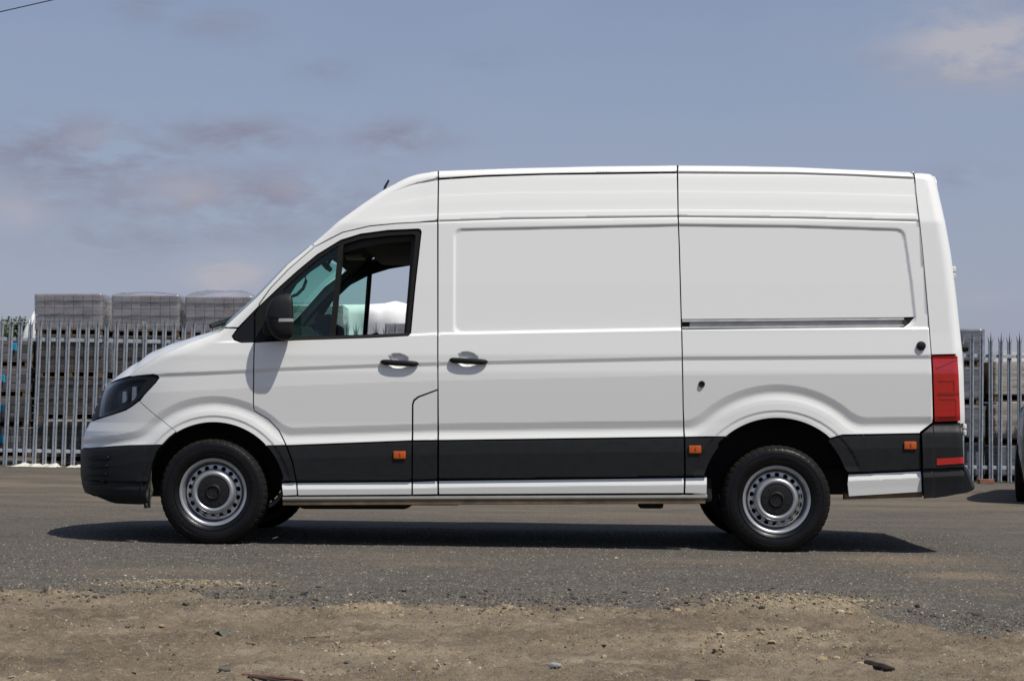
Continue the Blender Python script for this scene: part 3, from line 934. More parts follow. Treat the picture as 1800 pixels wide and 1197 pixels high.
    # order: silhouettes run downward; the last appended continues upward
set_front()
def A_of(z): return XC - np.interp(z, *_front)
def S(u, z, proud=0.0):
    u = np.asarray(u, float); z = np.asarray(z, float)
    t = np.clip((XC - u) / LU, 0, 1)
    q = np.interp(t, _s, _q); yn = np.interp(t, _s, _yn)
    nose = u < XC
    x = np.where(nose, XC - A_of(z) * q, u)
    w = HW - inset(x, z)
    pr = proud(x, z) if callable(proud) else proud
    y = -np.where(nose, w * yn, w)
    # proud offset along the plan normal
    if np.ndim(pr) or pr != 0:
        e = 1e-3
        t2 = np.clip((XC - (u - e)) / LU, 0, 1); t1 = np.clip((XC - (u + e)) / LU, 0, 1)
        xa = np.where(u - e < XC, XC - A_of(z) * np.interp(t2, _s, _q), u - e); xb = np.where(u + e < XC, XC - A_of(z) * np.interp(t1, _s, _q), u + e)
        ya = np.where(u - e < XC, -w * np.interp(t2, _s, _yn), -w); yb = np.where(u + e < XC, -w * np.interp(t1, _s, _yn), -w)
        tx, ty = xb - xa, yb - ya; l = np.hypot(tx, ty) + 1e-9
        x = x + pr * ty / l; y = y - pr * tx / l
    return x, y, z
def S_normal(u, z, proud):
    e = .0015
    a = np.stack(S(u + e, z, proud), -1) - np.stack(S(u - e, z, proud), -1)
    b = np.stack(S(u, z + e, proud), -1) - np.stack(S(u, z - e, proud), -1)
    n = np.cross(a, b); n /= np.linalg.norm(n, axis=-1)[..., None] + 1e-12
    return n      # a ~ +x, b ~ +z  ->  -y : outwards on the near side
def x_to_u(x, z):
    q = np.clip((XC - x) / A_of(z), 0, 1)
    return np.where(x < XC, XC - LU * np.interp(q, _q, _s), x)
UC = XC - LU
def hit(px, py):
    px = np.atleast_1d(np.asarray(px, float)); py = np.atleast_1d(np.asarray(py, float))
    rx, ry, rz = ray(px, py)
    ys = np.linspace(-1.12, -.02, 221)
    t = (ys[None, :] - CLY) / ry[:, None]
    x = CLX + t * rx[:, None]; z = CAMH + t * rz[:, None]
    w = HW - inset(x, z)
    q = np.clip((XC - x) / A_of(z), 0, 1)
    Y = np.where(x < XC, w * np.clip(1 - q ** 3.4, 0, 1) ** (1 / 2.1), w)
    f = -ys[None, :] - Y
    neg = f <= 0
    k = np.where(neg.any(1), neg.argmax(1), f.argmin(1))
    k1 = np.maximum(k - 1, 0); r = np.arange(len(px))
    fa, fb = f[r, k1], f[r, k]
    s_ = np.where(neg.any(1) & (fa > 0), fa / (fa - fb + 1e-12), 1.0)
    xx = x[r, k1] + (x[r, k] - x[r, k1]) * s_; zz = z[r, k1] + (z[r, k] - z[r, k1]) * s_
    return x_to_u(xx, zz), zz
def uz(items):
    out = []
    pp = [(i, p) for i, p in enumerate(items) if p[0] != 'uz']
    if pp:
        U, Z = hit([p[0] for _, p in pp], [p[1] for _, p in pp])
    j = 0
    for it in items:
        if it[0] == 'uz': out.append((it[1], it[2]))
        else: out.append((float(U[j]), float(Z[j]))); j += 1
    return np.array(out)
def arc(cx, cy, rx, ry, a0, a1, n=24):
    return [(cx + rx * math.cos(math.radians(a)), cy - ry * math.sin(math.radians(a))) for a in np.linspace(a0, a1, n)]

def clean_loop(P, step=.018, gap=.004):
    P = np.asarray(P)
    keep = [0]
    for i in range(1, len(P)):
        if np.hypot(*(P[i] - P[keep[-1]])) > 1e-4: keep.append(i)
    P = P[keep]
    area = .5 * np.sum(P[:, 0] * np.roll(P[:, 1], -1) - np.roll(P[:, 0], -1) * P[:, 1])
    if area < 0: P = P[::-1]
    n = len(P)
    if gap:
        Q = []
        for i in range(n):
            a = P[i] - P[i - 1]; b = P[(i + 1) % n] - P[i]
            na = np.array([-a[1], a[0]]) / (np.hypot(*a) + 1e-12); nb = np.array([-b[1], b[0]]) / (np.hypot(*b) + 1e-12)
            m = na + nb; l = np.hypot(*m)
            m = m / (l + 1e-9); c_ = max(.45, float(m @ na))
            Q.append(P[i] + m * gap / c_)
        P = np.array(Q)
    out = []
    for i in range(n):
        a, b = P[i], P[(i + 1) % n]
        k = max(1, int(np.ceil(np.hypot(*(b - a)) / step)))
        for j in range(k): out.append(a + (b - a) * j / k)
    return np.array(out)
def inside(pt, loop):
    x, y = pt[:, 0][:, None], pt[:, 1][:, None]
    x1, y1 = loop[:, 0][None], loop[:, 1][None]; x2, y2 = np.roll(loop[:, 0], -1)[None], np.roll(loop[:, 1], -1)[None]
    with np.errstate(divide='ignore', invalid='ignore'):
        c = ((y1 > y) != (y2 > y)) & (x < (x2 - x1) * (y - y1) / (y2 - y1) + x1)
    return c.sum(1) % 2 == 1
def far_from(pt, loop, d):
    ok = np.ones(len(pt), bool)
    a = loop; b = np.roll(loop, -1, axis=0); ab = b - a; L2 = (ab ** 2).sum(1) + 1e-12
    for s0 in range(0, len(pt), 4000):
        p = pt[s0:s0 + 4000]
        ap = p[:, None, :] - a[None]
        t = np.clip((ap * ab[None]).sum(2) / L2[None], 0, 1)
        dd = ((ap - t[..., None] * ab[None]) ** 2).sum(2).min(1)
        ok[s0:s0 + 4000] = dd > d * d
    return ok

def panel(name, outline, m, parent, holes=(), proud=0.0, gap=.004, flange=.022, du=.020, dz=.008, side=-1, coarse=False, thick_mat=None, flip=False):
    """one sheet of bodywork cut to an outline, following the body surface, with turned-in edges"""
    if side > 0 or coarse: du, dz, st = .06, .03, .05
    else: st = .018
    loops = [clean_loop(uz(outline) if not isinstance(outline, np.ndarray) else outline, st, gap)]
    for h in holes:
        hl = clean_loop(uz(h) if not isinstance(h, np.ndarray) else h, st, -gap)
        loops.append(hl)
    lo, hi = loops[0].min(0), loops[0].max(0)
    gx = np.arange(lo[0] + du * .37, hi[0], du); gzv = np.arange(lo[1] + dz * .41, hi[1], dz)
    G = np.stack(np.meshgrid(gx, gzv), -1).reshape(-1, 2)
    if side < 0 and not coarse:
        for fz, lo_, hi_ in ((z_seam, -.013, .013), (z_gut, -.015, .011), (z_crease, -.030, .004)):
            dd_ = G[:, 1] - fz(G[:, 0]); G = G[(dd_ < lo_) | (dd_ > hi_)]
        ex = []
        for fz, offs in ((z_crease, (.001, -.003, -.012, -.022, -.027)), (z_seam, (-.009, -.0045, 0, .0045, .009)), (z_gut, (-.012, -.007, -.003, .002, .007)), (z_lip, (0, .01, .02)),
                         (z_rect, (-.022, -.012, .002)), (z_recb, (.0, .012, .022)), (z_clb, (-.048, .0))):
            for of in offs: ex.append(np.stack([gx, fz(gx) + of], 1))
        zz_ = np.arange(max(lo[1], .9), hi[1], .012)
        zr_ = zz_[(zz_ > 1.36) & (zz_ < 2.085)]
        for of in (-.006, .004, .012, .020, .028): ex.append(np.stack([x_recl + of + 0 * zr_, zr_], 1)); ex.append(np.stack([x_recr(zr_) - of, zr_], 1))
        for of in (.006, .014, .024, .036, .05, .07): ex.append(np.stack([x_rear(zz_) - of, zz_], 1))
        th_ = np.linspace(-.6, math.pi + .6, 150)
        for (wx, wz, R_) in ((FWX, FWZ, FR), (RWX, RWZ, RR)):
            for rr_ in (R_[0] + .004, R_[0] - .004, R_[0] - .014, R_[0] - .024, R_[1] + .012, R_[1] + .002, R_[1] - .010, R_[2] + .010, R_[2] + .005, R_[2] - .001, R_[2] - .007, R_[2] - .013, R_[2] - .020):
                ex.append(np.stack([wx + rr_ * np.cos(th_), wz + rr_ * np.sin(th_)], 1))
        G = np.concatenate([G] + ex)
        G = G[(G[:, 1] > lo[1]) & (G[:, 1] < hi[1]) & (G[:, 0] > lo[0]) & (G[:, 0] < hi[0])]
    ok = inside(G, loops[0])
    for h in loops[1:]: ok &= ~inside(G, h)
    G = G[ok]
    for l in loops:
        if len(G): G = G[far_from(G, l, min(du, dz) * .45)]
    # the sheet is stretched when triangulated so that thin rows stay thin
    pts = np.concatenate(loops + [G]); edges = []; st0 = 0
    for l in loops:
        n = len(l); edges += [(st0 + i, st0 + (i + 1) % n) for i in range(n)]; st0 += n
    sc = np.array([1.0, du / dz * .6])
    r = delaunay_2d_cdt([Vector(p * sc) for p in pts], edges, [], 0, 1e-7)
    P = np.array([(v.x, v.y) for v in r[0]]) / sc
    T = np.array([f for f in r[2] if len(f) == 3])
    cen = P[T].mean(1)
    ok = inside(cen, loops[0])
    for h in loops[1:]: ok &= ~inside(cen, h)
    T = T[ok]
    used = np.unique(T); rm = -np.ones(len(P), int); rm[used] = np.arange(len(used)); P = P[used]; T = rm[T]
    X = np.stack(S(P[:, 0], P[:, 1], proud), -1); Nn = S_normal(P[:, 0], P[:, 1], proud)
    # orient
    a, b, c_ = X[T[:, 0]], X[T[:, 1]], X[T[:, 2]]
    fn = np.cross(b - a, c_ - a); fl = (fn * Nn[T[:, 0]]).sum(1) < 0
    T[fl] = T[fl][:, ::-1]
    V, Nl, F, mi = [X], [Nn], [T.tolist()], [0] * len(T)
    base = len(X)
    if flange:
        for li, l in enumerate(loops):
            n = len(l)
            A0 = np.stack(S(l[:, 0], l[:, 1], proud), -1); n0 = S_normal(l[:, 0], l[:, 1], proud)
            A1 = A0 - n0 * flange
            tg = np.roll(A0, -1, 0) - np.roll(A0, 1, 0)
            fnn = np.cross(tg, n0); fnn /= np.linalg.norm(fnn, axis=1)[:, None] + 1e-9
            if li > 0: fnn = -fnn
            V += [A0, A1]; Nl += [fnn, fnn]
            q = [(base + i, base + n + i, base + n + (i + 1) % n, base + (i + 1) % n) for i in range(n)]
            if li > 0: q = [t[::-1] for t in q]
            F.append(q); mi += [1 if thick_mat else 0] * n
            base += 2 * n
    V = np.concatenate(V); Nl = np.concatenate(Nl); F = [tuple(f) for g in F for f in g]
    if side > 0:
        V = V * np.array([1, -1, 1]); Nl = Nl * np.array([1, -1, 1]); F = [f[::-1] for f in F]
    return mesh_np(name, V, F, [m] + ([thick_mat] if thick_mat else []), parent, True, Nl, midx=mi)

# --- materials of the van
def paint_mat():
    m, nt, p = new_mat('white_van_paint')
    N = nt.nodes.new; L = nt.links.new
    tc = N('ShaderNodeTexCoord'); sp = N('ShaderNodeSeparateXYZ'); L(tc.outputs['Object'], sp.inputs[0])
    n = N('ShaderNodeTexNoise'); n.inputs['Scale'].default_value = 5; n.inputs['Detail'].default_value = 7; L(tc.outputs['Object'], n.inputs['Vector'])
    mr = N('ShaderNodeMapRange'); mr.inputs[1].default_value = .50; mr.inputs[2].default_value = .28; mr.inputs[3].default_value = 0; mr.inputs[4].default_value = .14
    L(sp.outputs['Z'], mr.inputs[0])
    mu = N('ShaderNodeMath'); mu.operation = 'MULTIPLY'; L(mr.outputs[0], mu.inputs[0]); L(n.outputs['Fac'], mu.inputs[1])
    mx = N('ShaderNodeMix'); mx.data_type = 'RGBA'; L(mu.outputs[0], mx.inputs[0])
    mx.inputs[6].default_value = (.705, .710, .690, 1); mx.inputs[7].default_value = (.30, .25, .17, 1)
    L(mx.outputs[2], p.inputs['Base Color'])
    p.inputs['Roughness'].default_value = .42; p.inputs['Specular IOR Level'].default_value = .4
    p.inputs['Coat Weight'].default_value = .9; p.inputs['Coat Roughness'].default_value = .05
    n2 = N('ShaderNodeTexNoise'); n2.inputs['Scale'].default_value = 1.6; n2.inputs['Detail'].default_value = 2; L(tc.outputs['Object'], n2.inputs['Vector'])
    bp = N('ShaderNodeBump'); bp.inputs['Strength'].default_value = .05; bp.inputs['Distance'].default_value = .02
    L(n2.outputs['Fac'], bp.inputs['Height']); L(bp.outputs[0], p.inputs['Coat Normal'])
    return m
paint = paint_mat()
blk = mat('black_moulding', (.0105, .0112, .0125), .55, 0, .12, 20, .06, 300, spec=.22)
blk_gloss = mat('gloss_black', (.007, .007, .008), .2, 0, .1, 10, spec=.3)
rubber = mat('door_rubber', (.008, .008, .008), .6, 0, .1, 20, spec=.2)
well = mat('wheel_well_liner', (.007, .007, .007), .85, 0, .4, 7, .3, 30)
under = mat('underbody_grime', (.13, .095, .058), .85, 0, .5, 6, .3, 30)
sillm = mat('sill_strip_silver', (.38, .37, .33), .38, .2, .15, 6)
tyre_m = mat('tyre_rubber', (.0045, .0045, .005), .36, 0, .25, 14, .12, 70, spec=.28)
tread_m = mat('tread_dusty', (.012, .011, .0095), .85, 0, .4, 18, .2, 60, spec=.12)
steel = mat('silver_wheel_steel', (.44, .45, .47), .33, .75, .10, 9)
cap_m = mat('hub_cap_black', (.009, .009, .0095), .5, 0, .1, 20, spec=.3)
amber = mat('amber_lens', (.44, .075, .002), .25, 0, .12, 40, coat=.6)
alu = mat('aluminium_rail', (.60, .60, .58), .38, .35, .12, 14)
trim_in = mat('cab_lining', (.028, .030, .033), .8, 0, .2, 9)
seat_m = mat('seat_fabric', (.03, .032, .036), .9, 0, .3, 30)
lining_lt = mat('cab_headlining', (.04, .04, .039), .9, 0, .15, 8)
pane = glass_mat('tinted_pane', (.57, .86, .76), .004)
red_lens = None
def bowl_mat():
    m = mat('lamp_bowl', (.010, .010, .016), .3, 0, .2, 9, spec=.15)
    r = [n for n in m.node_tree.nodes if n.type == 'VALTORGB'][0].color_ramp
    for pos, c in ((.42, (.030, .012, .042)), (.5, (.010, .034, .030)), (.58, (.012, .013, .040))):  # iridescent sheen painted in as purple, green and blue tints
        e = r.elements.new(pos); e.color = (*c, 1)
    return m
def red_mat():
    m, nt, p = new_mat('red_lamp_lens')
    p.inputs['Base Color'].default_value = (.5, .008, .006, 1); p.inputs['Roughness'].default_value = .22
    p.inputs['Coat Weight'].default_value = 1; p.inputs['Coat Roughness'].default_value = .02
    N = nt.nodes.new; L = nt.links.new
    tc = N('ShaderNodeTexCoord'); w = N('ShaderNodeTexNoise'); w.inputs['Scale'].default_value = 25; w.inputs['Detail'].default_value = 3
    L(tc.outputs['Object'], w.inputs['Vector'])
    r = N('ShaderNodeValToRGB'); r.color_ramp.elements[0].color = (.34, .004, .003, 1); r.color_ramp.elements[1].color = (.46, .007, .005, 1)
    L(w.outputs['Fac'], r.inputs[0]); L(r.outputs[0], p.inputs['Base Color'])
    return m
red_lens = red_mat()
red_dark = mat('red_lens_inner', (.30, .004, .005), .25, 0, .1, 20, coat=.8)

VAN = empty('panel_van', (VT[0], VT[1], 0), TH)
tag(VAN, 'white high roof panel van with black side cladding parked side on across the yard', 'van')

# --- outlines in picture points
GAP_FD_TOP = [(456, 534), (475, 507), (507, 473.7), (553, 434), (602, 408.6), (650, 397.5), (697, 393), (769.5, 389.5)]
GAP_FD_FRONT = [(447, 601), (446, 640), (445.5, 715), (447, 722), (472, 737), (490, 756), (502, 780)]
ARCH_F = arc(375, 868, 125.5, 125.5, 10, 138, 40)       # from right-low over the top to the front
ARCH_R_TOP = arc(1366, 876, 141, 141, 52.5, 129, 30)
PILLAR_OUT = [(396, 573), (455, 518.5), (507, 462.5), (548, 429.5)]
ROOF_OUT = [(553, 425), (569, 411.2), (598, 386), (641, 355.4), (675, 332.8), (695, 322.2), (713, 313), (735, 305.7), (770.5, 300.2)]

for side in (-1, 1):
    K = dict(side=side)
    # front wing
    panel('front_wing', [(395, 576.5), (418, 577), (408, 591), (412, 597.5), (424, 601.5)] + GAP_FD_FRONT + [(503, 782.5), (464, 782.5)]
          + arc(375, 868, 125.5, 125.5, 43, 122, 26) + [(308.5, 758), (245, 705.5), (253, 694.5), (274, 672), (279.5, 664.5), (277, 660.3), (269, 658), (247, 660), (229, 662.3),
             (229, 659), (245, 646), (280, 625), (330, 603), (385, 583)], paint, VAN, **K)
    panel('wing_cladding', [(464, 783), (503, 783), (514, 812.5), (521, 846), (494, 847.5)] + arc(375, 868, 125.5, 125.5, 12, 42, 10), blk, VAN, proud=.002, **K)
    panel('wing_foot', [(494.5, 848.5), (521.3, 847), (523, 870.5), (497, 871.5)], paint, VAN, **K)
    panel('windscreen_pillar', [(396.5, 575.5), (418.5, 576), (455, 538.5)] + GAP_FD_TOP[:4] + [(548.5, 430)] + PILLAR_OUT[::-1], paint, VAN, flange=.03, **K)
    panel('cab_roof_side', GAP_FD_TOP[3:] + [(770.5, 314)] + ROOF_OUT[::-1] + [(549.5, 429)], paint, VAN, **K)
    panel('mirror_triangle', [(409, 591), (419, 577.5), (454.6, 539.5), (447.5, 552), (447, 600.5), (424.5, 600.8), (413, 597)], blk_gloss, VAN, proud=.004, **K)
    # front door
    fd = empty('front_door', parent=VAN)
    panel('door_skin', [(455, 539)] + GAP_FD_TOP + [(770, 684.5), (735, 697.3), (727.5, 703), (725, 711), (724.5, 772), (724.5, 774.5), (503.5, 783)] + [(502, 780)] + GAP_FD_FRONT[::-1][1:]
          + [(448, 601.5), (520, 597.5), (650, 593.3), (717, 590), (721.7, 585), (729.6, 502), (740.3, 407.6), (738.5, 404), (735, 402.9), (682, 405.2), (634, 411.7), (599, 422.5), (558, 447.6), (523, 476.5), (494.5, 502)], paint, fd, **K)
    panel('door_cladding', [(504, 783.5), (724.5, 775), (724.5, 845.3), (521.8, 847), (514.5, 812)], blk, fd, proud=.003, **K)
    panel('door_foot', [(522, 847.7), (724.4, 846), (724.2, 869.6), (523.5, 871)], paint, fd, **K)
    panel('window_surround', [(448, 601), (448.4, 551), (455.5, 539.6), (494.6, 503), (523, 477.5), (558, 448.6), (599, 423.5), (634, 412.7), (682, 406.2), (735, 403.9), (738, 405), (739.2, 408), (728.6, 502), (720.7, 585), (716.5, 589), (650, 592.3), (520, 596.5)],
          rubber, fd, holes=[[(604, 429.5), (636, 420), (682, 414.5), (727, 412), (730.3, 415), (721.5, 502), (714, 582.5), (711, 585.5), (650, 587.5), (588, 589.3)], [(498, 509), (525, 483.5), (560, 454.5), (594.5, 431.5), (579, 589.5), (500, 592.5)]],
          proud=-.008, gap=.001, flange=.05, **K)
    panel('quarter_glass', [(494, 505), (525, 479), (560, 450), (598, 426), (583, 593), (496, 596)], pane, fd, proud=-.020, gap=0, flange=0, **K)
    panel('door_lining', [(448, 606), (449, 560), (470, 530), (500, 497), (524, 474), (558, 445), (602, 418), (650, 404), (697, 399), (768, 396), (768, 860), (530, 860), (505, 780), (450, 720)], trim_in, fd,
          holes=[[(492, 588), (494, 512), (527, 486), (562, 462), (600, 443), (640, 431), (684, 424), (722, 421.5), (716, 500), (708, 590)]], proud=-.075, gap=0, flange=.02, coarse=True, **K)
    # fuel flap / pillar foot
    panel('fuel_flap', [(769.7, 685), (735.6, 698), (728.3, 704), (725.8, 711), (725.3, 774.5), (769.7, 773.8)] , paint, VAN, **K)
    panel('pillar_cladding', [(725.2, 775), (769.7, 774.3), (769.7, 843.4), (725.2, 845.2)], blk, VAN, proud=.003, **K)
    panel('pillar_foot', [(725.1, 846), (769.7, 844.3), (769.9, 869), (725, 869.6)], paint, VAN, **K)
    # sliding door
    sd = empty('sliding_door', parent=VAN)
    GR = [(1190.5, 303.5), (1192, 381), (1194, 430), (1197.5, 560), (1199.5, 640), (1201, 720), (1202.5, 768)]
    panel('door_skin', [(770.8, 315.5), (850, 310.5), (959, 307), (1075, 305), (1190.5, 304)] + GR[1:] + [(770.6, 774)], paint, sd, **K)
    panel('door_cladding', [(770.8, 774.5), (1202.6, 768.8), (1203.2, 838.3), (770.8, 843.3)], blk, sd, proud=.003, **K)
    panel('door_foot', [(770.8, 844.2), (1203.3, 839.2), (1202.5, 867), (771, 869)], paint, sd, **K)
    # rear quarter
    RG = [(1605, 303.2), (1610, 340), (1616, 389), (1621, 435), (1626, 490), (1632, 560), (1637.3, 624)]
    slot = [(1199, 562), (1400, 560.5), (1586, 558.7), (1606, 558), (1597, 568), (1588, 574.5), (1400, 576.5), (1199.5, 579)]
    panel('rear_quarter_panel', [(1191.6, 290.5), (1300, 291.5), (1397, 293.5), (1500, 298), (1603.5, 303)] + RG[1:] + [(1640, 742.5), (1618, 759.5), (1617.5, 761.8), (1480, 764.3), (1459, 770.5)] + ARCH_R_TOP[:1] + ARCH_R_TOP
          + [(1279, 766.6), (1241, 767.5), (1203.2, 768.3)] + GR[::-1][1:-1] + [(1191.2, 300)], paint, VAN, holes=[slot] if side < 0 else [], **K)
    panel('roof_rail_side', [(770.8, 314.9), (850, 309.9), (959, 306.7), (1075, 304.7), (1190.5, 303.7), (1190.5, 290.5), (1050, 292), (900, 295.5), (771, 300.2)], paint, VAN, **K)
    panel('rear_corner_panel', RG + [(1683.5, 623), (1680, 592), (1675.5, 530), (1667.5, 450), (1657.5, 385), (1650, 338), (1643, 309.5), (1638, 307), (1605, 303.3)], paint, VAN, **K)
    panel('quarter_cladding', [(1203.7, 769), (1241, 768.2), (1279, 767.4)] + arc(1366, 876, 141, 141, 129.5, 137, 4) + arc(1366, 876, 133, 141, 140, 163, 8) + [(1243.5, 837), (1204.2, 838.3)], blk, VAN, proud=.003, **K)
    panel('quarter_foot', [(1204.3, 839.2), (1243.3, 838), (1243, 868), (1203.5, 867)], paint, VAN, **K)
    panel('rear_arch_cladding', [(1459.5, 771.3), (1480, 765.2), (1617.3, 762.6), (1619, 826.5), (1490.5, 832)] + arc(1366, 876, 127, 141, 22, 46, 12), blk, VAN, proud=.003, **K)
    panel('rear_foot', [(1490.5, 833), (1619.2, 827.3), (1621, 865), (1491.5, 873), (1489, 850)], paint, VAN, **K)
    # lamps and bumper ends
    tl = panel('tail_lamp', [(1637.5, 626.5), (1683.6, 625), (1685.5, 660), (1688.3, 740.5), (1641.2, 742)], red_lens, VAN, proud=.010, **K)
    panel('lamp_divider', [(1648, 690.5), (1685.5, 690), (1685.8, 693.5), (1648.2, 694)], red_dark, tl, proud=.013, gap=0, flange=.004, du=.008, **K)
    panel('lamp_cell', [(1649, 668), (1678, 667), (1678.5, 690), (1649, 690.5), (1649, 688.5), (1676.5, 688), (1676, 669.5), (1649, 670)], red_lens, tl, proud=.0125, gap=0, flange=.003, du=.008, **K)
    panel('lamp_cell', [(1650, 700), (1681, 699), (1682, 732), (1651, 733), (1651, 731), (1680, 730), (1679, 701.5), (1650, 702)], red_lens, tl, proud=.0125, gap=0, flange=.003, du=.008, **K)
    panel('lamp_cell', [(1645, 644), (1676, 631), (1682, 630), (1682, 633), (1676, 634), (1645, 648)], red_lens, tl, proud=.014, gap=0, flange=.003, du=.008, **K)
    up = lambda x, z: .004 + .016 * sstep(.80, .735, z)
    bmp = panel('rear_bumper_end', [(1641, 744), (1688.5, 742), (1690, 762), (1693.3, 800), (1694.5, 819), (1694, 867), (1660, 873.5), (1622.5, 877), (1620, 828), (1618.5, 761.5)], blk, VAN, proud=up, du=.012, **K)
    panel('reflector', [(1645, 806), (1692.5, 803), (1693, 814), (1645.3, 817.5)], red_lens, bmp, proud=.024, gap=0, flange=.006, du=.008, **K)
    # headlight
    hl = empty('headlight', parent=VAN)
    HL = [(187, 680), (200, 672), (228, 664), (247, 661.5), (268, 659.7), (275, 661.8), (277.8, 665), (273, 672), (252, 694), (242, 704.5), (231.5, 712.3), (220.5, 719.3), (200, 726.3), (178, 733), (173.5, 733.5)]
    panel('lens', HL, glass_mat('headlight_lens', (.80, .82, .85), .01, fres=1.3) if side < 0 else bpy.data.materials['headlight_lens'], hl, proud=.002, gap=.001, flange=.0, **K)
    panel('lamp_bezel', HL, blk_gloss, hl, holes=[[(189, 684.5), (203, 677), (230, 669.5), (250, 667), (258, 668), (236, 701), (222, 712), (200, 721), (182, 727)]], proud=-.003, gap=.001, flange=.05, du=.01, **K)
    panel('lamp_bowl', HL, bowl_mat() if side < 0 else bpy.data.materials['lamp_bowl'], hl, proud=-.060, gap=.0, flange=0, du=.01, **K)
    for (a, b, w_, h_) in ((212.3, 697.5, 8, 20), (230.5, 692.5, 9, 27)):
        panel('reflector', [(a - w_ / 2 + .8, b - h_ / 2 + 1), (a + w_ / 2 - 1, b - h_ / 2), (a + w_ / 2, b + h_ / 2 - 5), (a + w_ / 2 - 3, b + h_ / 2), (a - w_ / 2, b + h_ / 2)], steel if False else alu, hl, proud=-.030, gap=0, flange=.01, du=.006, **K)
    # nose
    zA, zB, zC = 1.052, .812, .628
    panel('front_bumper', [('uz', UC, zB)] + [('uz', UC + .30, zB - .003), (163, 741.5), (178, 735.7), (200, 729), (221, 722), (232.5, 715), (244.4, 706.2)] + [(308.6, 758), (296, 768), (284.5, 780.5), (230, 781.5), (160, 786.5), ('uz', UC + .3, zC), ('uz', UC, zC)], paint, VAN, gap=-.001, **K)
    panel('grille', [('uz', UC, zA), ('uz', UC + .35, zA - .01), (185, 681.5), (172, 734.5), (163.5, 739), ('uz', UC + .30, zB + .005), ('uz', UC, zB + .007)], blk, VAN, proud=-.001, gap=.001, **K)
    for zz in (.86, .915, .97, 1.02):
        panel('grille_slat', [('uz', UC, zz), ('uz', UC + .62, zz), ('uz', UC + .62, zz + .014), ('uz', UC, zz + .014)], blk_gloss, VAN, proud=.001, gap=0, flange=.02, du=.02, **K)
    lower = panel('lower_bumper', [('uz', UC, zC - .006), ('uz', UC + .3, zC - .006), (160, 788), (230, 782.8), (283.5, 782.3), (275, 795), (267, 815), (262.5, 840), (262, 884), (250, 887), (205, 885), ('uz', UC + .75, .315), ('uz', UC + .3, .335), ('uz', UC, .335)], blk, VAN, proud=.004, gap=.002, du=.015, **K)
    for q in range(4):
        panel('vent_slat', [(158, 803 + q * 15), (192 - q * 2, 801 + q * 15), (193 - q * 2, 807 + q * 14), (160, 809 + q * 14)], rubber, lower, proud=.018, gap=0, flange=.015, du=.012, **K)
    # inner side wall behind the panel gaps
    panel('inner_wall', [(772, 330), (1190, 320), (1600, 325), (1640, 400), (1660, 620), (1660, 740), (1610, 762), (1500, 765), (1466, 766), (1440, 735), (1366, 722), (1290, 735), (1255, 770), (1225, 862), (778, 862)], well, VAN, proud=-.055, gap=0, flange=0, coarse=True, **K)
    # windscreen pillar lining
    panel('pillar_lining', [(400, 575), (455, 523), (507, 467), (553, 434), (602, 408), (602, 432), (560, 462), (520, 498), (480, 560), (470, 600), (430, 600)], trim_in, VAN, proud=-.06, gap=0, flange=0, coarse=True, **K)

# --- surfaces across the van
def loft(name, near, m, parent, crown, nseg=28, bulge=0.0, p=2.2, smooth=True):
    """sheet between a near edge (points on the body) and its mirror image"""
    V = []; F = []
    ts = np.linspace(-1, 1, nseg + 1); ts = np.sign(ts) * (1 - (1 - np.abs(ts)) ** 1.6)
    cr = crown if isinstance(crown, (list, np.ndarray)) else [crown] * len(near)
    bu = bulge if isinstance(bulge, (list, np.ndarray)) else [bulge] * len(near)
    for (x, y, z), c_, b_ in zip(near, cr, bu):
        for t in ts:
            k = 1 - abs(t) ** p
            V.append((x + b_ * k, y * -t if False else -abs(y) * -t, z + c_ * k))
    m_ = len(ts)
    for i in range(len(near) - 1):
        for j in range(m_ - 1):
            a = i * m_ + j; F.append((a, a + 1, a + m_ + 1, a + m_))
    o = mesh_np(name, V, F, m, parent, smooth)
    bm = bmesh.new(); bm.from_mesh(o.data); bmesh.ops.recalc_face_normals(bm, faces=bm.faces); bm.to_mesh(o.data); bm.free()
    return o
def on_body(items, off=0.0, step=None):
    P = uz(items)
    if step:
        Q = []
        for a, b in zip(P[:-1], P[1:]):
            k = max(1, int(math.hypot(*(b - a)) / step))
            Q += [a + (b - a) * j / k for j in range(k)]
        P = np.array(Q + [P[-1]])
    return np.stack(S(P[:, 0], P[:, 1], off), -1)

# bonnet: its crown is fitted to the outline in the photograph
hood_edge = on_body([('uz', UC + .02, zA + .012), ('uz', UC + .25, zA + .012), (187, 677.5), (200, 669.9), (229, 660.2), (245, 646.6), (280, 625.8), (330, 603.8), (385, 583.8), (396, 576.2)], .001, .03)
crown = []
for (x, y, z) in hood_edge:
    tt = np.linspace(-1, 1, 121); yy = abs(y) * tt
    want_px = proj(x, y, z)[0]
    want = np.interp(want_px, [a for a, b in SIL[:8]], [b for a, b in SIL[:8]])
    lo, hi = 0.004, .22
    for _ in range(24):
        c_ = (lo + hi) / 2
        q = proj(np.full_like(tt, x), yy, z + c_ * (1 - np.abs(tt) ** 4.5))[1].min()
        if q > want: lo = c_
        else: hi = c_
    crown.append(c_)
kk = np.ones(7) / 7; crown = np.convolve(np.pad(np.array(crown), 3, mode='edge'), kk, mode='valid')
crown = crown * sstep(.05, .80, np.abs(hood_edge[:, 1]))
loft('bonnet', hood_edge, paint, VAN, crown, 40, p=4.5)
ws = on_body([(397, 574)] + PILLAR_OUT[1:] + [(552, 427)], 0, .03)
loft('windscreen', ws, pane, VAN, .0, 24, bulge=[-.20 * (1 - .45 * i / len(ws)) for i in range(len(ws))], p=2.0)
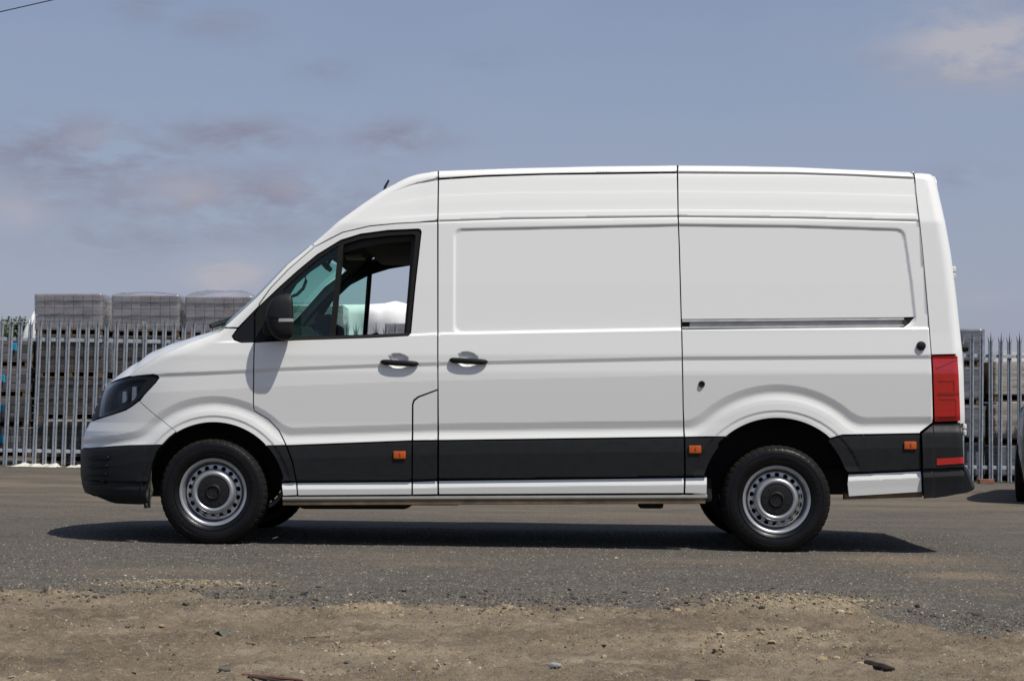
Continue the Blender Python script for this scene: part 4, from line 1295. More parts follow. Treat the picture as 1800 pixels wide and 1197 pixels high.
roof_edge = on_body([(552, 428)] + [(a, b + 1.2) for a, b in ROOF_OUT] + [(900, 296.5), (1050, 293), (1190, 291.5), (1300, 292.5), (1397, 294.5), (1500, 299), (1603, 304), (1642, 309.2)], .0015, .05)
loft('roof', roof_edge, paint, VAN, np.interp(roof_edge[:, 0], [-1.3, -.5, 2.6], [.05, .035, .03]), 28, bulge=np.interp(roof_edge[:, 0], [-1.3, -.9, -.5], [-.07, -.04, 0]), p=2.4)
loft('headlining', roof_edge[:40] + np.array([.05, .06, -.075]), lining_lt, VAN, .02, 10)
# scuttle and wiper
sc_ = on_body([(385, 582), (397, 574.5)], .0, .02)
bm = bmesh.new()
xw_, zw_ = unproj(386, 574, -.55)
bm_tube(bm, [(xw_ - .04, -.66, zw_ - .005), (xw_ + .02, -.60, zw_ + .022), (xw_ + .07, -.52, zw_ + .03)], [.016, .020, .012], 8)
bm_tube(bm, [(xw_ + .02, -.60, zw_ + .026), (xw_ + .03, -.2, zw_ + .09), (xw_ + .04, .1, zw_ + .10)], [.010, .008, .006], 6)
bm_obj('windscreen_wiper', bm, blk, VAN, True)
# aerial on the roof
xa_, za_ = unproj(677, 329, -.25); xb_, zb_ = unproj(683.5, 317, -.25)
bm = bmesh.new(); bm_tube(bm, [(xa_ - .01, -.25, za_ - .06), (xa_, -.25, za_), (xb_, -.25, zb_)], [.012, .009, .007], 8)
bm_obj('aerial', bm, blk, VAN, True)

# rear end
def strip_across(name, pys, m, off=0.0):
    zs = np.linspace(*pys, 40); V = []; F = []
    for z in zs:
        xr = float(x_rear(z)); row = []
        for e, o_ in ((.06, -.004), (.03, -.004), (.012, -.003), (.004, -.001), (.0012, 0)):
            x, y, zz = S(np.array(xr - e), np.array(z), 0.0)
            row.append((float(x) + o_, float(y) - o_ , z))
        ye = abs(row[-1][1])
        row += [(row[-1][0] + .02 * (1 - abs(t) ** 2), ye * t, z) for t in np.linspace(-.95, 0, 8)]
        full = row + [(x, -y, zz) for x, y, zz in row[:-1][::-1]]
        V += full
    m_ = len(full)
    for i in range(len(zs) - 1):
        for j in range(m_ - 1):
            a = i * m_ + j; F.append((a, a + 1, a + m_ + 1, a + m_))
    return mesh_np(name, V, F, m, VAN, True)
zr = lambda py: float(unproj(1680, py, -.9)[1])
strip_across('rear_doors', (zr(310), zr(744)), paint)
bm = bmesh.new()
# step bumper: profile swept across the van
prof = [unproj(a, b, -.93) for a, b in [(1640, 743), (1690, 741), (1691, 762), (1693, 815), (1699, 819), (1704, 826), (1716, 857), (1712, 862), (1702, 866), (1690, 868), (1655, 874), (1640, 875)]]
n_ = len(prof)
rows = []
for yv, sh in ((-.955, .03), (-.90, .0), (-.5, 0), (.5, 0), (.90, 0), (.955, .03)):
    rows.append([bm.verts.new((x - sh * (1 if x > prof[0][0] + .02 else 0), yv, z)) for x, z in prof])
for a, b in zip(rows[:-1], rows[1:]):
    for j in range(n_): bm.faces.new((a[j], a[(j + 1) % n_], b[(j + 1) % n_], b[j]))
bm.faces.new(rows[0]); bm.faces.new(rows[-1])
bm_obj('rear_bumper', bm, blk, VAN)
for (a, b, h_, mm) in ((1673, 480, .085, paint), (1691.5, 755, .075, paint)):
    x_, z_ = unproj(a, b, -.86)
    bm = bmesh.new()
    bm_lathe(bm, [(0, -h_ / 2), (.016, -h_ / 2), (.018, -h_ / 2 + .006), (.018, -.008), (.014, -.006), (.014, .006), (.018, .008), (.018, h_ / 2 - .006), (.014, h_ / 2), (0, h_ / 2)], 14, axis='z')
    bm_box(bm, (-.03, 0, 0), (.06, .02, h_ * .7), .004)
    bm_obj('door_hinge', bm, alu if False else mat('hinge_grey', (.50, .50, .48), .45), VAN, True, loc=(x_ + .010, -.86, z_))
x_, z_ = unproj(1691, 612, -.78)
bm = bmesh.new(); bm_lathe(bm, [(0, -.05), (.022, -.05), (.026, -.03), (.026, .03), (.030, .034), (.030, .05), (0, .05)], 16)
o = bm_obj('door_stop', bm, rubber, VAN, True, loc=(x_ - .012, -.78, z_), rot=(0, 0, math.pi / 2))

# slot with the sliding door rail
slotb = [unproj(a, b, -.95) for a, b in [(1199, 560), (1608, 556), (1597, 577), (1199, 581)]]
def rail_strip(name, t0, t1, y0, y1, m, xa=1199, xb=1588):
    bm = bmesh.new()
    pr_ = []
    for px in np.linspace(xa, xb, 9):
        f = (px - 1199) / (1588 - 1199)
        ya, yb = 562 + (558.7 - 562) * f, 579 + (574.7 - 579) * f
        x, z1 = unproj(px, ya + (yb - ya) * t0, -.95); _, z2 = unproj(px, ya + (yb - ya) * t1, -.95)
        yo = -(HW - float(inset(np.array(x), np.array((z1 + z2) / 2))))
        pr_.append([bm.verts.new(v) for v in ((x, yo + y0, z1), (x, yo + y0, z2), (x, yo + y1, z2), (x, yo + y1, z1))])
    for a, b in zip(pr_[:-1], pr_[1:]):
        for j in range(4): bm.faces.new((a[j], a[(j + 1) % 4], b[(j + 1) % 4], b[j]))
    bm.faces.new(pr_[0]); bm.faces.new(pr_[-1])
    return bm_obj(name, bm, m, RAIL)
RAIL = empty('door_rail', parent=VAN)
rail_strip('rail_back', -.1, 1.1, .014, .022, mat('rail_channel', (.42, .43, .44), .5, .2, .15, 10))
rail_strip('rail_lip', .03, .24, -.002, .0135, alu)
rail_strip('rail_base', .76, .90, .000, .0135, alu)
bm = bmesh.new()
pts_ = [unproj(a, b, -.955) for a, b in [(1586, 559.3), (1605, 558.7), (1596.5, 567.5), (1588, 574)]]
r1 = [bm.verts.new((x, -(HW - float(inset(np.array(x), np.array(z)))) + .006, z)) for x, z in pts_]; r2 = [bm.verts.new((x, v.co.y + .04, z)) for (x, z), v in zip(pts_, r1)]
bm.faces.new(r1); bm.faces.new(r2)
for j in range(4): bm.faces.new((r1[j], r1[(j + 1) % 4], r2[(j + 1) % 4], r2[j]))
bm_obj('end_stop', bm, rubber, RAIL)
bm = bmesh.new(); x0_, z0_ = unproj(1202, 570, -.95); bm_box(bm, (x0_ + .012, -(HW - float(inset(np.array(x0_), np.array(z0_)))) + .02, z0_), (.05, .02, .04), .003)
bm_obj('roller_arm', bm, rubber, RAIL)

# handles, locks and side markers
def body_point(px, py, out=0.0):
    u, z = hit(px, py); x, y, zz = S(u, z, 0); return float(x[0]), float(y[0]) - out, float(zz[0])
def handle(cx, cy, parent):
    x, y, z = body_point(cx - 26, cy); x2 = body_point(cx + 26, cy - 1)
    cxl, czl = unproj(cx, cy, -1.02)
    L_ = 34.2 / 273
    bm = bmesh.new(); n = 18
    rows = []
    yb = (y + x2[1]) / 2
    for s in np.linspace(-1, 1, 23):
        r = max(.02, 1 - abs(s) ** 9) ** .5
        hh = .019 * (1 - .08 * s * s) * r; tt = .012 * r
        yc = yb - .019 + .014 * abs(s) ** 3
        rows.append([bm.verts.new((cxl + s * L_, yc + tt * math.cos(a), czl - .0065 * s + hh * math.sin(a) * (1 - .15 * math.sin(a)))) for a in [2 * math.pi * k / n for k in range(n)]])
    for a, b in zip(rows[:-1], rows[1:]):
        for k in range(n): bm.faces.new((a[k], a[(k + 1) % n], b[(k + 1) % n], b[k]))
    bm.faces.new(rows[0]); bm.faces.new(rows[-1])
    bm_obj('door_handle', bm, blk, parent, True, sharp=60)
doors = {o.name.split('.')[0] + str(i): o for i, o in enumerate([c for c in VAN.children if c.name.startswith(('front_door', 'sliding_door'))])}
near_fd = [c for c in VAN.children if c.name == 'front_door'][0]; near_sd = [c for c in VAN.children if c.name == 'sliding_door'][0]
handle(702.2, 637.3, near_fd); handle(823.5, 634, near_sd)
for (a, b, r_, nm) in ((1619, 608, .0295, 'side_lock_knob'), (1233.5, 675, .021, 'side_lock_button')):
    x, y, z = body_point(a, b)
    bm = bmesh.new()
    bm_lathe(bm, [(0, -.020), (r_ * .75, -.020), (r_ * .95, -.016), (r_, -.008), (r_, .004), (r_ * .8, .004), (0, .006)] if nm.endswith('knob') else [(0, -.006), (r_ * .45, -.006), (r_ * .5, -.010), (r_ * .8, -.010), (r_, -.004), (r_, .004), (0, .004)], 28)
    if nm.endswith('knob'): bm_box(bm, (0, -.0205, 0), (r_ * 1.0, .003, .005), 0)
    bm_obj(nm, bm, blk, VAN, True, loc=(x, y, z))
def marker(cx, cy, parent):
    x, y, z = body_point(cx, cy, .003)
    bm = bmesh.new(); bm_box(bm, (0, -.004, 0), (.079, .016, .050), .006, seg=3)
    mk = bm_obj('side_marker', bm, amber, parent, True, loc=(x, y, z))
    bm = bmesh.new()
    for (dx, dz, w_, h_) in ((-.001, 0, .003, .022), (.003, .0095, .008, .003), (.003, 0, .007, .003), (.003, -.0095, .008, .003)): bm_box(bm, (dx, -.0125, dz), (w_, .002, h_))
    bm_obj('lens_mark', bm, mat('amber_mark', (.10, .02, .002), .5), mk)
marker(702.5, 799.5, near_fd); marker(1221.5, 789.8, VAN); marker(1599.5, 782.8, VAN)

# sill strips, underbody, wheel wells
for side in (-1, 1):
    for nm, a0, a1, prof_, mm in (('sill_strip', 497, 1243, [(-.002, 870.5), (.012, 872.0), (.012, 875.5), (.004, 878), (-.10, 878), (-.10, 870.5)], sillm), ('sill_flange', 497, 1240, [(.004, 878.3), (.002, 886.0), (-.06, 887.5), (-.06, 878.3)], under),
                                 ('rear_sill_flange', 1486, 1622, [(-.006, 869), (-.015, 877.5), (-.09, 878), (-.09, 866)], under)):
        bm = bmesh.new(); rows = []
        for px in np.linspace(a0, a1, 6):
            dy = 3.0 * (1 - (px - 497) / 746) if a0 < 1000 else (2 - 4 * (px - a0) / (a1 - a0))
            row = []
            for o_, py in prof_:
                x, z = unproj(px, py + dy - 1.5, -.99)
                row.append(bm.verts.new((x, side * (HW - .035 + o_), z)))
            rows.append(row)
        m_ = len(prof_)
        for a, b in zip(rows[:-1], rows[1:]):
            for j in range(m_): bm.faces.new((a[j], a[(j + 1) % m_], b[(j + 1) % m_], b[j]))
        bm.faces.new(rows[0]); bm.faces.new(rows[-1])
        bm_obj(nm, bm, mm, VAN)
bm = bmesh.new()
bm_box(bm, (-.05, 0, .36), (2.75, 1.70, .16), .03)
bm_box(bm, (-1.02, -.45, .285), (.72, .8, .10), .03); bm_box(bm, (-.55, .2, .27), (.4, .7, .09), .03)
bm_box(bm, (.35, .3, .28), (1.4, .35, .10), .04); bm_box(bm, (.93, -.72, .275), (.16, .2, .07), .02)
bm_box(bm, (2.2, 0, .42), (1.1, 1.5, .16), .03); bm_box(bm, (-2.35, 0, .37), (.9, 1.4, .12), .03); bm_box(bm, (-1.9, 0, .45), (.3, 1.3, .2), .03)
bm_obj('underbody', bm, well, VAN)
bm = bmesh.new(); bm_tube(bm, [(RWX, -.9, RWZ + .02), (RWX, .9, RWZ + .02)], .05, 12); bm_obj('rear_axle', bm, well, VAN, True)
bm = bmesh.new(); bm_lathe(bm, [(0, -.14), (.08, -.12), (.12, 0), (.08, .12), (0, .14)], 16)
bm_obj('differential', bm, well, VAN, True, loc=(RWX, 0, RWZ + .05))
for side in (-1, 1):
    for (wx, wz, r_) in ((FWX, FWZ, .475), (RWX, RWZ, .535)):
        bm = bmesh.new(); n = 30; a_ = []
        for k in range(n + 1):
            t = math.radians(1 + 178 * k / n)
            a_.append([bm.verts.new((wx + r_ * math.cos(t), side * yv, wz + r_ * math.sin(t) * (1.0 if math.sin(t) > 0 else .8))) for yv in (.985, .62)])
        for p_, q_ in zip(a_[:-1], a_[1:]): bm.faces.new((p_[0], p_[1], q_[1], q_[0]))
        bm.faces.new([p_[1] for p_ in a_])
        bm_obj('wheel_well', bm, well, VAN, True)
# torn splash flap in front of the near wheel
bm = bmesh.new()
fl = [unproj(a, b, -.93) for a, b in [(263, 822), (259, 838), (257, 855), (252, 880), (254, 893), (263, 893), (264, 880), (268, 862), (265, 845), (266, 826)]]
ra = [bm.verts.new((x, -.935 - .01 * math.sin(i * 2.3), z)) for i, (x, z) in enumerate(fl)]; rb = [bm.verts.new((v.co.x + .004, v.co.y + .008, v.co.z)) for v in ra]
bm.faces.new(ra); bm.faces.new(rb)
for j in range(len(fl)): bm.faces.new((ra[j], ra[(j + 1) % len(fl)], rb[(j + 1) % len(fl)], rb[j]))
bm_obj('splash_flap', bm, mat('worn_flap', (.05, .047, .04), .85, 0, .7, 30, .4, 40), VAN)

# --- cab
bm = bmesh.new(); xb0 = unproj(776, 500, -.9)[0]
bm_box(bm, (xb0 + .02, 0, 1.42), (.03, 1.72, 1.75), 0); bm_obj('bulkhead', bm, mat('bulkhead_dark', (.02, .02, .021), .85), VAN)
bm = bmesh.new()
xd0 = unproj(425, 560, -.7)[0]
pr2 = [(xd0 + .02, 1.36), (xd0 + .30, 1.44), (xd0 + .47, 1.43), (xd0 + .53, 1.36), (xd0 + .52, 1.05), (xd0 + .50, .75), (xd0 + .05, .75)]
ra = [bm.verts.new((x, -.84, z)) for x, z in pr2]; rb = [bm.verts.new((x, .84, z)) for x, z in pr2]
bm.faces.new(ra); bm.faces.new(rb)
for j in range(len(pr2)): bm.faces.new((ra[j], ra[(j + 1) % len(pr2)], rb[(j + 1) % len(pr2)], rb[j]))
bm_box(bm, (xd0 + .42, .40, 1.46), (.22, .42, .10), .03); bm_box(bm, (xd0 + .47, -.02, 1.40), (.10, .26, .30), .02)
bm_obj('dashboard', bm, trim_in, VAN)
bm = bmesh.new(); bm_lathe(bm, [(.19 + .014 * math.cos(t), .014 * math.sin(t)) for t in np.linspace(0, 2 * math.pi, 9)[:-1]], 36, axis='z', closed=True)
bm_box(bm, (0, 0, -.02), (.10, .12, .05), .02); bm_box(bm, (0, 0, -.01), (.36, .03, .015), 0); bm_box(bm, (-.09, 0, -.01), (.18, .03, .015), 0)
bm_obj('steering_wheel', bm, rubber, VAN, True, loc=(xd0 + .63, .40, 1.34), rot=(0, math.radians(-32), 0))
for yv in (-.42, .42):
    bm = bmesh.new(); xs_ = xb0 - .12
    bm_box(bm, (xs_ - .34, 0, .82), (.52, .5, .16), .05, seg=3)
    bm_box(bm, (xs_ - .02, 0, 1.10), (.15, .48, .62), .06, rot=Matrix.Rotation(.0, 3, 'Y'), seg=3)
    bm_box(bm, (xs_ + .01, 0, 1.50), (.09, .26, .16), .04, seg=3)
    bm_box(bm, (xs_ - .3, 0, .64), (.4, .4, .22), .02)
    bm_obj('seat', bm, seat_m, VAN, True, loc=(0, yv, 0))
bm = bmesh.new(); xsh, zsh = unproj(640, 425, -.5); bm_box(bm, (xsh + .30, 0, zsh + .02), (.62, 1.50, .14), .03); bm_obj('overhead_shelf', bm, trim_in, VAN)
bm = bmesh.new(); xcl, zcl = unproj(624, 452, -.1); bm_box(bm, (xcl, -.1, zcl), (.13, .16, .03), .01); bm_obj('courtesy_lamp', bm, mat('lamp_grey', (.22, .22, .2), .5), VAN)
bm = bmesh.new(); xrm, zrm = unproj(574, 468, .0); bm_box(bm, (xrm, 0, zrm), (.035, .20, .07), .012, rot=Matrix.Rotation(-.7, 3, 'Y')); bm_tube(bm, [(xrm, 0, zrm), (xrm + .05, 0, zrm + .08)], .012, 6); bm_obj('screen_sensor', bm, rubber, VAN)
bm = bmesh.new()
gh = [unproj(a, b, -.74) for a, b in [(512, 521), (522, 518), (533, 507), (538, 494), (536, 484), (530, 481)]]
bm_tube(bm, [(x, -.74, z) for x, z in gh], .011, 8); bm_obj('grab_handle', bm, mat('grab_handle_grey', (.10, .105, .11), .6), VAN, True)

# --- door mirrors
def mirror(side):
    root = empty('door_mirror', parent=VAN)
    out = [(597.5, 492, 508), (594, 484, 515), (588, 477.5, 518.8), (578, 471, 519.3), (567, 468, 519.3), (555, 466.5, 519), (543, 468.5, 518.2), (532, 473, 517.3), (525.5, 478.5, 516.3), (519.5, 487, 513), (516.5, 496, 510), (515.4, 503, 507.5)]
    lo_split = 566.0
    def shell(rows, name, m, shrink=1.0):
        bm = bmesh.new(); n = 26; rr_ = []
        for py, a, b in rows:
            xl, z = unproj(a, py, -1.13); xr_, _ = unproj(b, py, -1.13)
            cx_ = (xl + xr_) / 2; hx = (xr_ - xl) / 2
            f = (hx / .095)
            yc = -1.075; hy = .082 * min(1.0, .35 + .65 * f)
            ring = []
            for k in range(n):
                t = 2 * math.pi * k / n
                c_, s_ = math.cos(t), math.sin(t)
                ex = abs(c_) ** (2 / 7.0 if c_ > 0 else 2 / 2.2) * (1 if c_ > 0 else -1); ey = abs(s_) ** (2 / 3.6) * (1 if s_ > 0 else -1)
                ring.append(bm.verts.new((cx_ + hx * ex * shrink - .28 * hy * (1 + ey) * (.3 + .7 * (ex > -.5)), side * -(yc + hy * ey * shrink), z)))
            rr_.append(ring)
        for p_, q_ in zip(rr_[:-1], rr_[1:]):
            for k in range(n): bm.faces.new((p_[k], p_[(k + 1) % n], q_[(k + 1) % n], q_[k]))
        bm.faces.new(rr_[0]); bm.faces.new(rr_[-1])
        return bm_obj(name, bm, m, root, True, sharp=50)
    def interp_rows(pa, pb, n):
        r = sorted(out)
        pys = np.linspace(pa, pb, n)
        A_ = [x[0] for x in r]
        return [(p, float(np.interp(p, A_, [x[1] for x in r])), float(np.interp(p, A_, [x[2] for x in r]))) for p in pys]
    shell(interp_rows(515.4, 558.4, 16), 'upper_housing', blk)
    shell(interp_rows(566.8, 597.5, 12), 'lower_housing', blk)
    shell(interp_rows(558.6, 566.6, 4), 'band', blk, .965)
    # indicator lens in the band
    bm = bmesh.new(); rr_ = []
    for px in np.linspace(478, 515, 10):
        col = []
        f = (px - 478) / 37
        for py in (559.8, 565.6):
            x, z = unproj(px, py, -1.15)
            dy = .016 * (1 - f) ** 2.5 + .004 * f ** 6
            col.append((x, -1.1595 + dy, z))
        rr_.append([bm.verts.new((col[0][0], -side * col[0][1], col[0][2])), bm.verts.new((col[1][0], -side * col[1][1], col[1][2])), bm.verts.new((col[1][0], -side * (col[1][1] + .02), col[1][2])), bm.verts.new((col[0][0], -side * (col[0][1] + .02), col[0][2]))])
    for p_, q_ in zip(rr_[:-1], rr_[1:]):
        for j in range(4): bm.faces.new((p_[j], p_[(j + 1) % 4], q_[(j + 1) % 4], q_[j]))
    bm.faces.new(rr_[0]); bm.faces.new(rr_[-1])
    bm_obj('indicator_lens', bm, mat('indicator_lens', (.42, .40, .42), .25, .3, .1, 30, coat=.6), root, True)
    bm = bmesh.new(); x, z = unproj(519.2, 555, -1.13); bm_box(bm, (0, 0, 0), (.004, .10, .20), .0, rot=Matrix.Rotation(.27 * (1 if side < 0 else -1), 3, 'Z')); bmesh.ops.translate(bm, vec=(x - .045, side * 1.07, z), verts=bm.verts); bm_obj('mirror_glass', bm, mat('mirror_silver', (.7, .72, .74), .05, 1, .02), root)
    # arm
    bm = bmesh.new(); x, z = unproj(478, 577, -1.0); bm_box(bm, (x, side * 1.0, z), (.10, .16, .10), .03, seg=3); bm_obj('mirror_arm', bm, blk, root, True)
mirror(-1); mirror(1)

# --- wheels
TR = .354; HUBH = .338
def build_wheel():
    root = empty('wheel', parent=VAN)
    # tyre: profile (radius, y) with y = 0 at the wheel centre, outside face negative
    prof = [(.216, -.085), (.222, -.098), (.236, -.110), (.262, -.119), (.285, -.1205), (.305, -.117), (.322, -.110), (.334, -.100), (.342, -.086), (.346, -.066), (.348, -.040), (.348, 0), (.348, .040), (.346, .066), (.342, .086), (.334, .100), (.322, .110), (.30, .118), (.27, .119), (.24, .110), (.222, .098), (.216, .085)]
    n = 288; m_ = len(prof); V = []; F = []; MI = []
    for k in range(n):
        t = 2 * math.pi * k / n
        g = (k % 6 == 0)
        for j, (r, y) in enumerate(prof):
            rr_ = .216 + (r - .216) * 1.045
            if 6 <= j <= 15:
                if g and (j <= 10 or j >= 12): rr_ -= .0045 * (1 if j not in (6, 15) else .4)
            if j in (10, 12): rr_ -= .004
            x, z = rr_ * math.cos(t), rr_ * math.sin(t)
            yy = y
            low = -HUBH
            if z < low + .05:
                f = (low + .05 - z) / .067
                yy = y * (1 + .05 * f) ; z = max(z, low - .002) if z < low else z
            V.append((x, yy, z))
    for k in range(n):
        for j in range(m_ - 1):
            a = k * m_ + j; b = ((k + 1) % n) * m_ + j
            F.append((a, b, b + 1, a + 1)); MI.append(1 if 6 <= j < 15 else 0)
    o = mesh_np('tyre', V, F, [tyre_m, tread_m], root, True, midx=MI, sharp=28)
    bm = bmesh.new(); bm.from_mesh(o.data); bmesh.ops.recalc_face_normals(bm, faces=bm.faces); bm.to_mesh(o.data); bm.free()
    # raised rings and lettering bars on the side wall
    bm = bmesh.new()
    for (r_, y_) in ((.247, -.1165), (.300, -.1195)):
        bm_lathe(bm, [(r_ + .0022 * math.cos(t), y_ + .0022 * math.sin(t)) for t in np.linspace(0, 2 * math.pi, 7)[:-1]], 96, closed=True)
    rr = random.Random(4)
    for k in range(16):
        if k % 8 > 4: continue
        t = 2 * math.pi * k / 40 + (0 if k < 8 else 2.2)
        bm_box(bm, (.274 * math.cos(t), -.1205, .274 * math.sin(t)), (.022, .003, rr.uniform(.012, .024)), 0, rot=Matrix.Rotation(0, 3, 'Y'))
    tag(bm_obj('side_wall_ribs', bm, tyre_m, root, True), kind='stuff')
    # rim disc with round holes
    R0, R1 = .098, .186
    def yprof(r):
        return np.interp(r, [.09, .098, .104, .112, .122, .132, .140, .146, .150, .172, .178, .184, .188], [-.072, -.078, -.094, -.1010, -.1030, -.0985, -.085, -.068, -.060, -.055, -.056, -.050, -.040])
    loops = [np.array([(R1 * math.cos(t), R1 * math.sin(t)) for t in np.linspace(0, 2 * math.pi, 121)[:-1]]), np.array([(R0 * math.cos(t), R0 * math.sin(t)) for t in np.linspace(0, 2 * math.pi, 73)[:-1]])]
    nh = 18
    for h in range(nh):
        a = 2 * math.pi * (h + .37) / nh
        c0 = np.array([.1605 * math.cos(a), .1605 * math.sin(a)])
        ca, sa = math.cos(a), math.sin(a)
        loops.append(np.array([c0 + np.array([ca * .0122 * math.cos(t) - sa * .0165 * math.sin(t), sa * .0122 * math.cos(t) + ca * .0165 * math.sin(t)]) for t in np.linspace(0, 2 * math.pi, 17)[:-1]]))
    G = np.array([(r * math.cos(t), r * math.sin(t)) for r in np.arange(.101, .185, .004) for t in np.linspace(0, 2 * math.pi, 131)[:-1]])
    ok = np.ones(len(G), bool)
    for l in loops[2:]: ok &= ~inside(G, l)
    G = G[ok]
    for l in loops: G = G[far_from(G, l, .002)]
    pts = np.concatenate(loops + [G]); edges = []; s0 = 0
    for l in loops: edges += [(s0 + i, s0 + (i + 1) % len(l)) for i in range(len(l))]; s0 += len(l)
    r_ = delaunay_2d_cdt([Vector(p) for p in pts], edges, [], 0, 1e-8)
    P = np.array([(v.x, v.y) for v in r_[0]]); T = np.array([f for f in r_[2] if len(f) == 3]); cen = P[T].mean(1)
    rad = np.hypot(*cen.T); ok = (rad > R0 * .999) & (rad < R1 * 1.001)
    for l in loops[2:]: ok &= ~inside(cen, l)
    T = T[ok]
    bm = bmesh.new()
    rp = np.hypot(P[:, 0], P[:, 1]); yv = yprof(rp)
    vs = [bm.verts.new((p[0], y, p[1])) for p, y in zip(P, yv)]
    for t in T: bm.faces.new([vs[i] for i in t])
    # thickness of the holes
    be = [e for e in bm.edges if e.is_boundary]
    ex = bmesh.ops.extrude_edge_only(bm, edges=be)
    bmesh.ops.translate(bm, vec=(0, .006, 0), verts=[v for v in ex['geom'] if isinstance(v, bmesh.types.BMVert)])
    for v in [v for v in bm.verts if not v.link_faces]: bm.verts.remove(v)
    bm_lathe(bm, [(.186, -.048), (.190, -.040), (.193, -.046), (.196, -.072), (.199, -.090), (.204, -.097), (.212, -.1005), (.2185, -.1005), (.2205, -.097), (.2185, -.090), (.214, -.082), (.208, .08), (.18, .08)], 120)
    bm_obj('rim', bm, steel, root, True, sharp=40)
    # drum behind the holes
    bm = bmesh.new(); bm_lathe(bm, [(.0, -.02), (.15, -.02), (.165, .0), (.165, .06), (0, .06)], 40); bm_obj('brake_drum', bm, mat('brake_drum', (.03, .028, .026), .7, .3), root, True)
    # black hub cap with ribs and the badge
    bm = bmesh.new()
    bm_lathe(bm, [(.101, -.076), (.102, -.092), (.098, -.0965), (.090, -.098), (.052, -.0985), (.047, -.106), (.041, -.108), (.038, -.103), (.036, -.0985), (.030, -.0975), (0, -.097)], 64)
    cap = bm_obj('hub_cap', bm, cap_m, root, True, sharp=30)
    bm = bmesh.new()
    for k in range(10):
        a = 2 * math.pi * (k + .5) / 10 + math.pi / 2 - math.pi / 10
        bm_box(bm, (.076, -.0982, 0), (.028, .005, .0035), 0, rot=None)
        vs = bm.verts[-8:] if False else list(bm.verts)[-8:]
        bmesh.ops.rotate(bm, cent=(0, 0, 0), matrix=Matrix.Rotation(a, 3, 'Y'), verts=vs)
    # badge: ring with a V above a W
    bm_lathe(bm, [(.0265 + .0016 * math.cos(t), -.0985 + .0016 * math.sin(t)) for t in np.linspace(0, 2 * math.pi, 7)[:-1]], 40, closed=True)
    def bar(p, q, w=.0036):
        p, q = Vector((p[0], 0, p[1])), Vector((q[0], 0, q[1])); d = q - p
        bm_box(bm, (0, 0, 0), (d.length, .004, w)); vs = list(bm.verts)[-8:]
        bmesh.ops.rotate(bm, cent=(0, 0, 0), matrix=Matrix.Rotation(math.atan2(-d.z, d.x), 3, 'Y'), verts=vs)
        bmesh.ops.translate(bm, vec=(p + q) / 2 + Vector((0, -.0985, 0)), verts=vs)
    for a_, b_ in [((-.010, .023), (-.001, .004)), ((.010, .023), (.001, .004)), ((-.021, .015), (-.010, -.020)), ((-.010, -.020), (0, .001)), ((0, .001), (.010, -.020)), ((.010, -.020), (.021, .015))]: bar(a_, b_)
    tag(bm_obj('cap_relief', bm, mat('cap_relief', (.022, .022, .024), .35), root), kind='stuff')
    return root
WH = build_wheel()
fwz = float(gz(*to_world(FWX, -.9, 0)[:2])) + HUBH; rwz = float(gz(*to_world(RWX, -.9, 0)[:2])) + HUBH
fxx = unproj(372.5, 868, -1.0)[0]; rxx = unproj(1366.5, 876, -1.0)[0]
wheel_spots = [(fxx, -.865, fwz, 0), (rxx, -.865, rwz, 0), (fxx, .865, fwz - .0, math.pi), (rxx, .865, rwz, math.pi)]
for i, (x, y, z, r) in enumerate(wheel_spots):
    if i == 0: w = WH
    else:
        w = WH.copy(); COL.objects.link(w); w.parent = VAN
        for c_ in list(WH.children):
            d_ = c_.copy(); COL.objects.link(d_); d_.parent = w
    w.location = (x, y, z); w.rotation_euler = (0, 0, r)
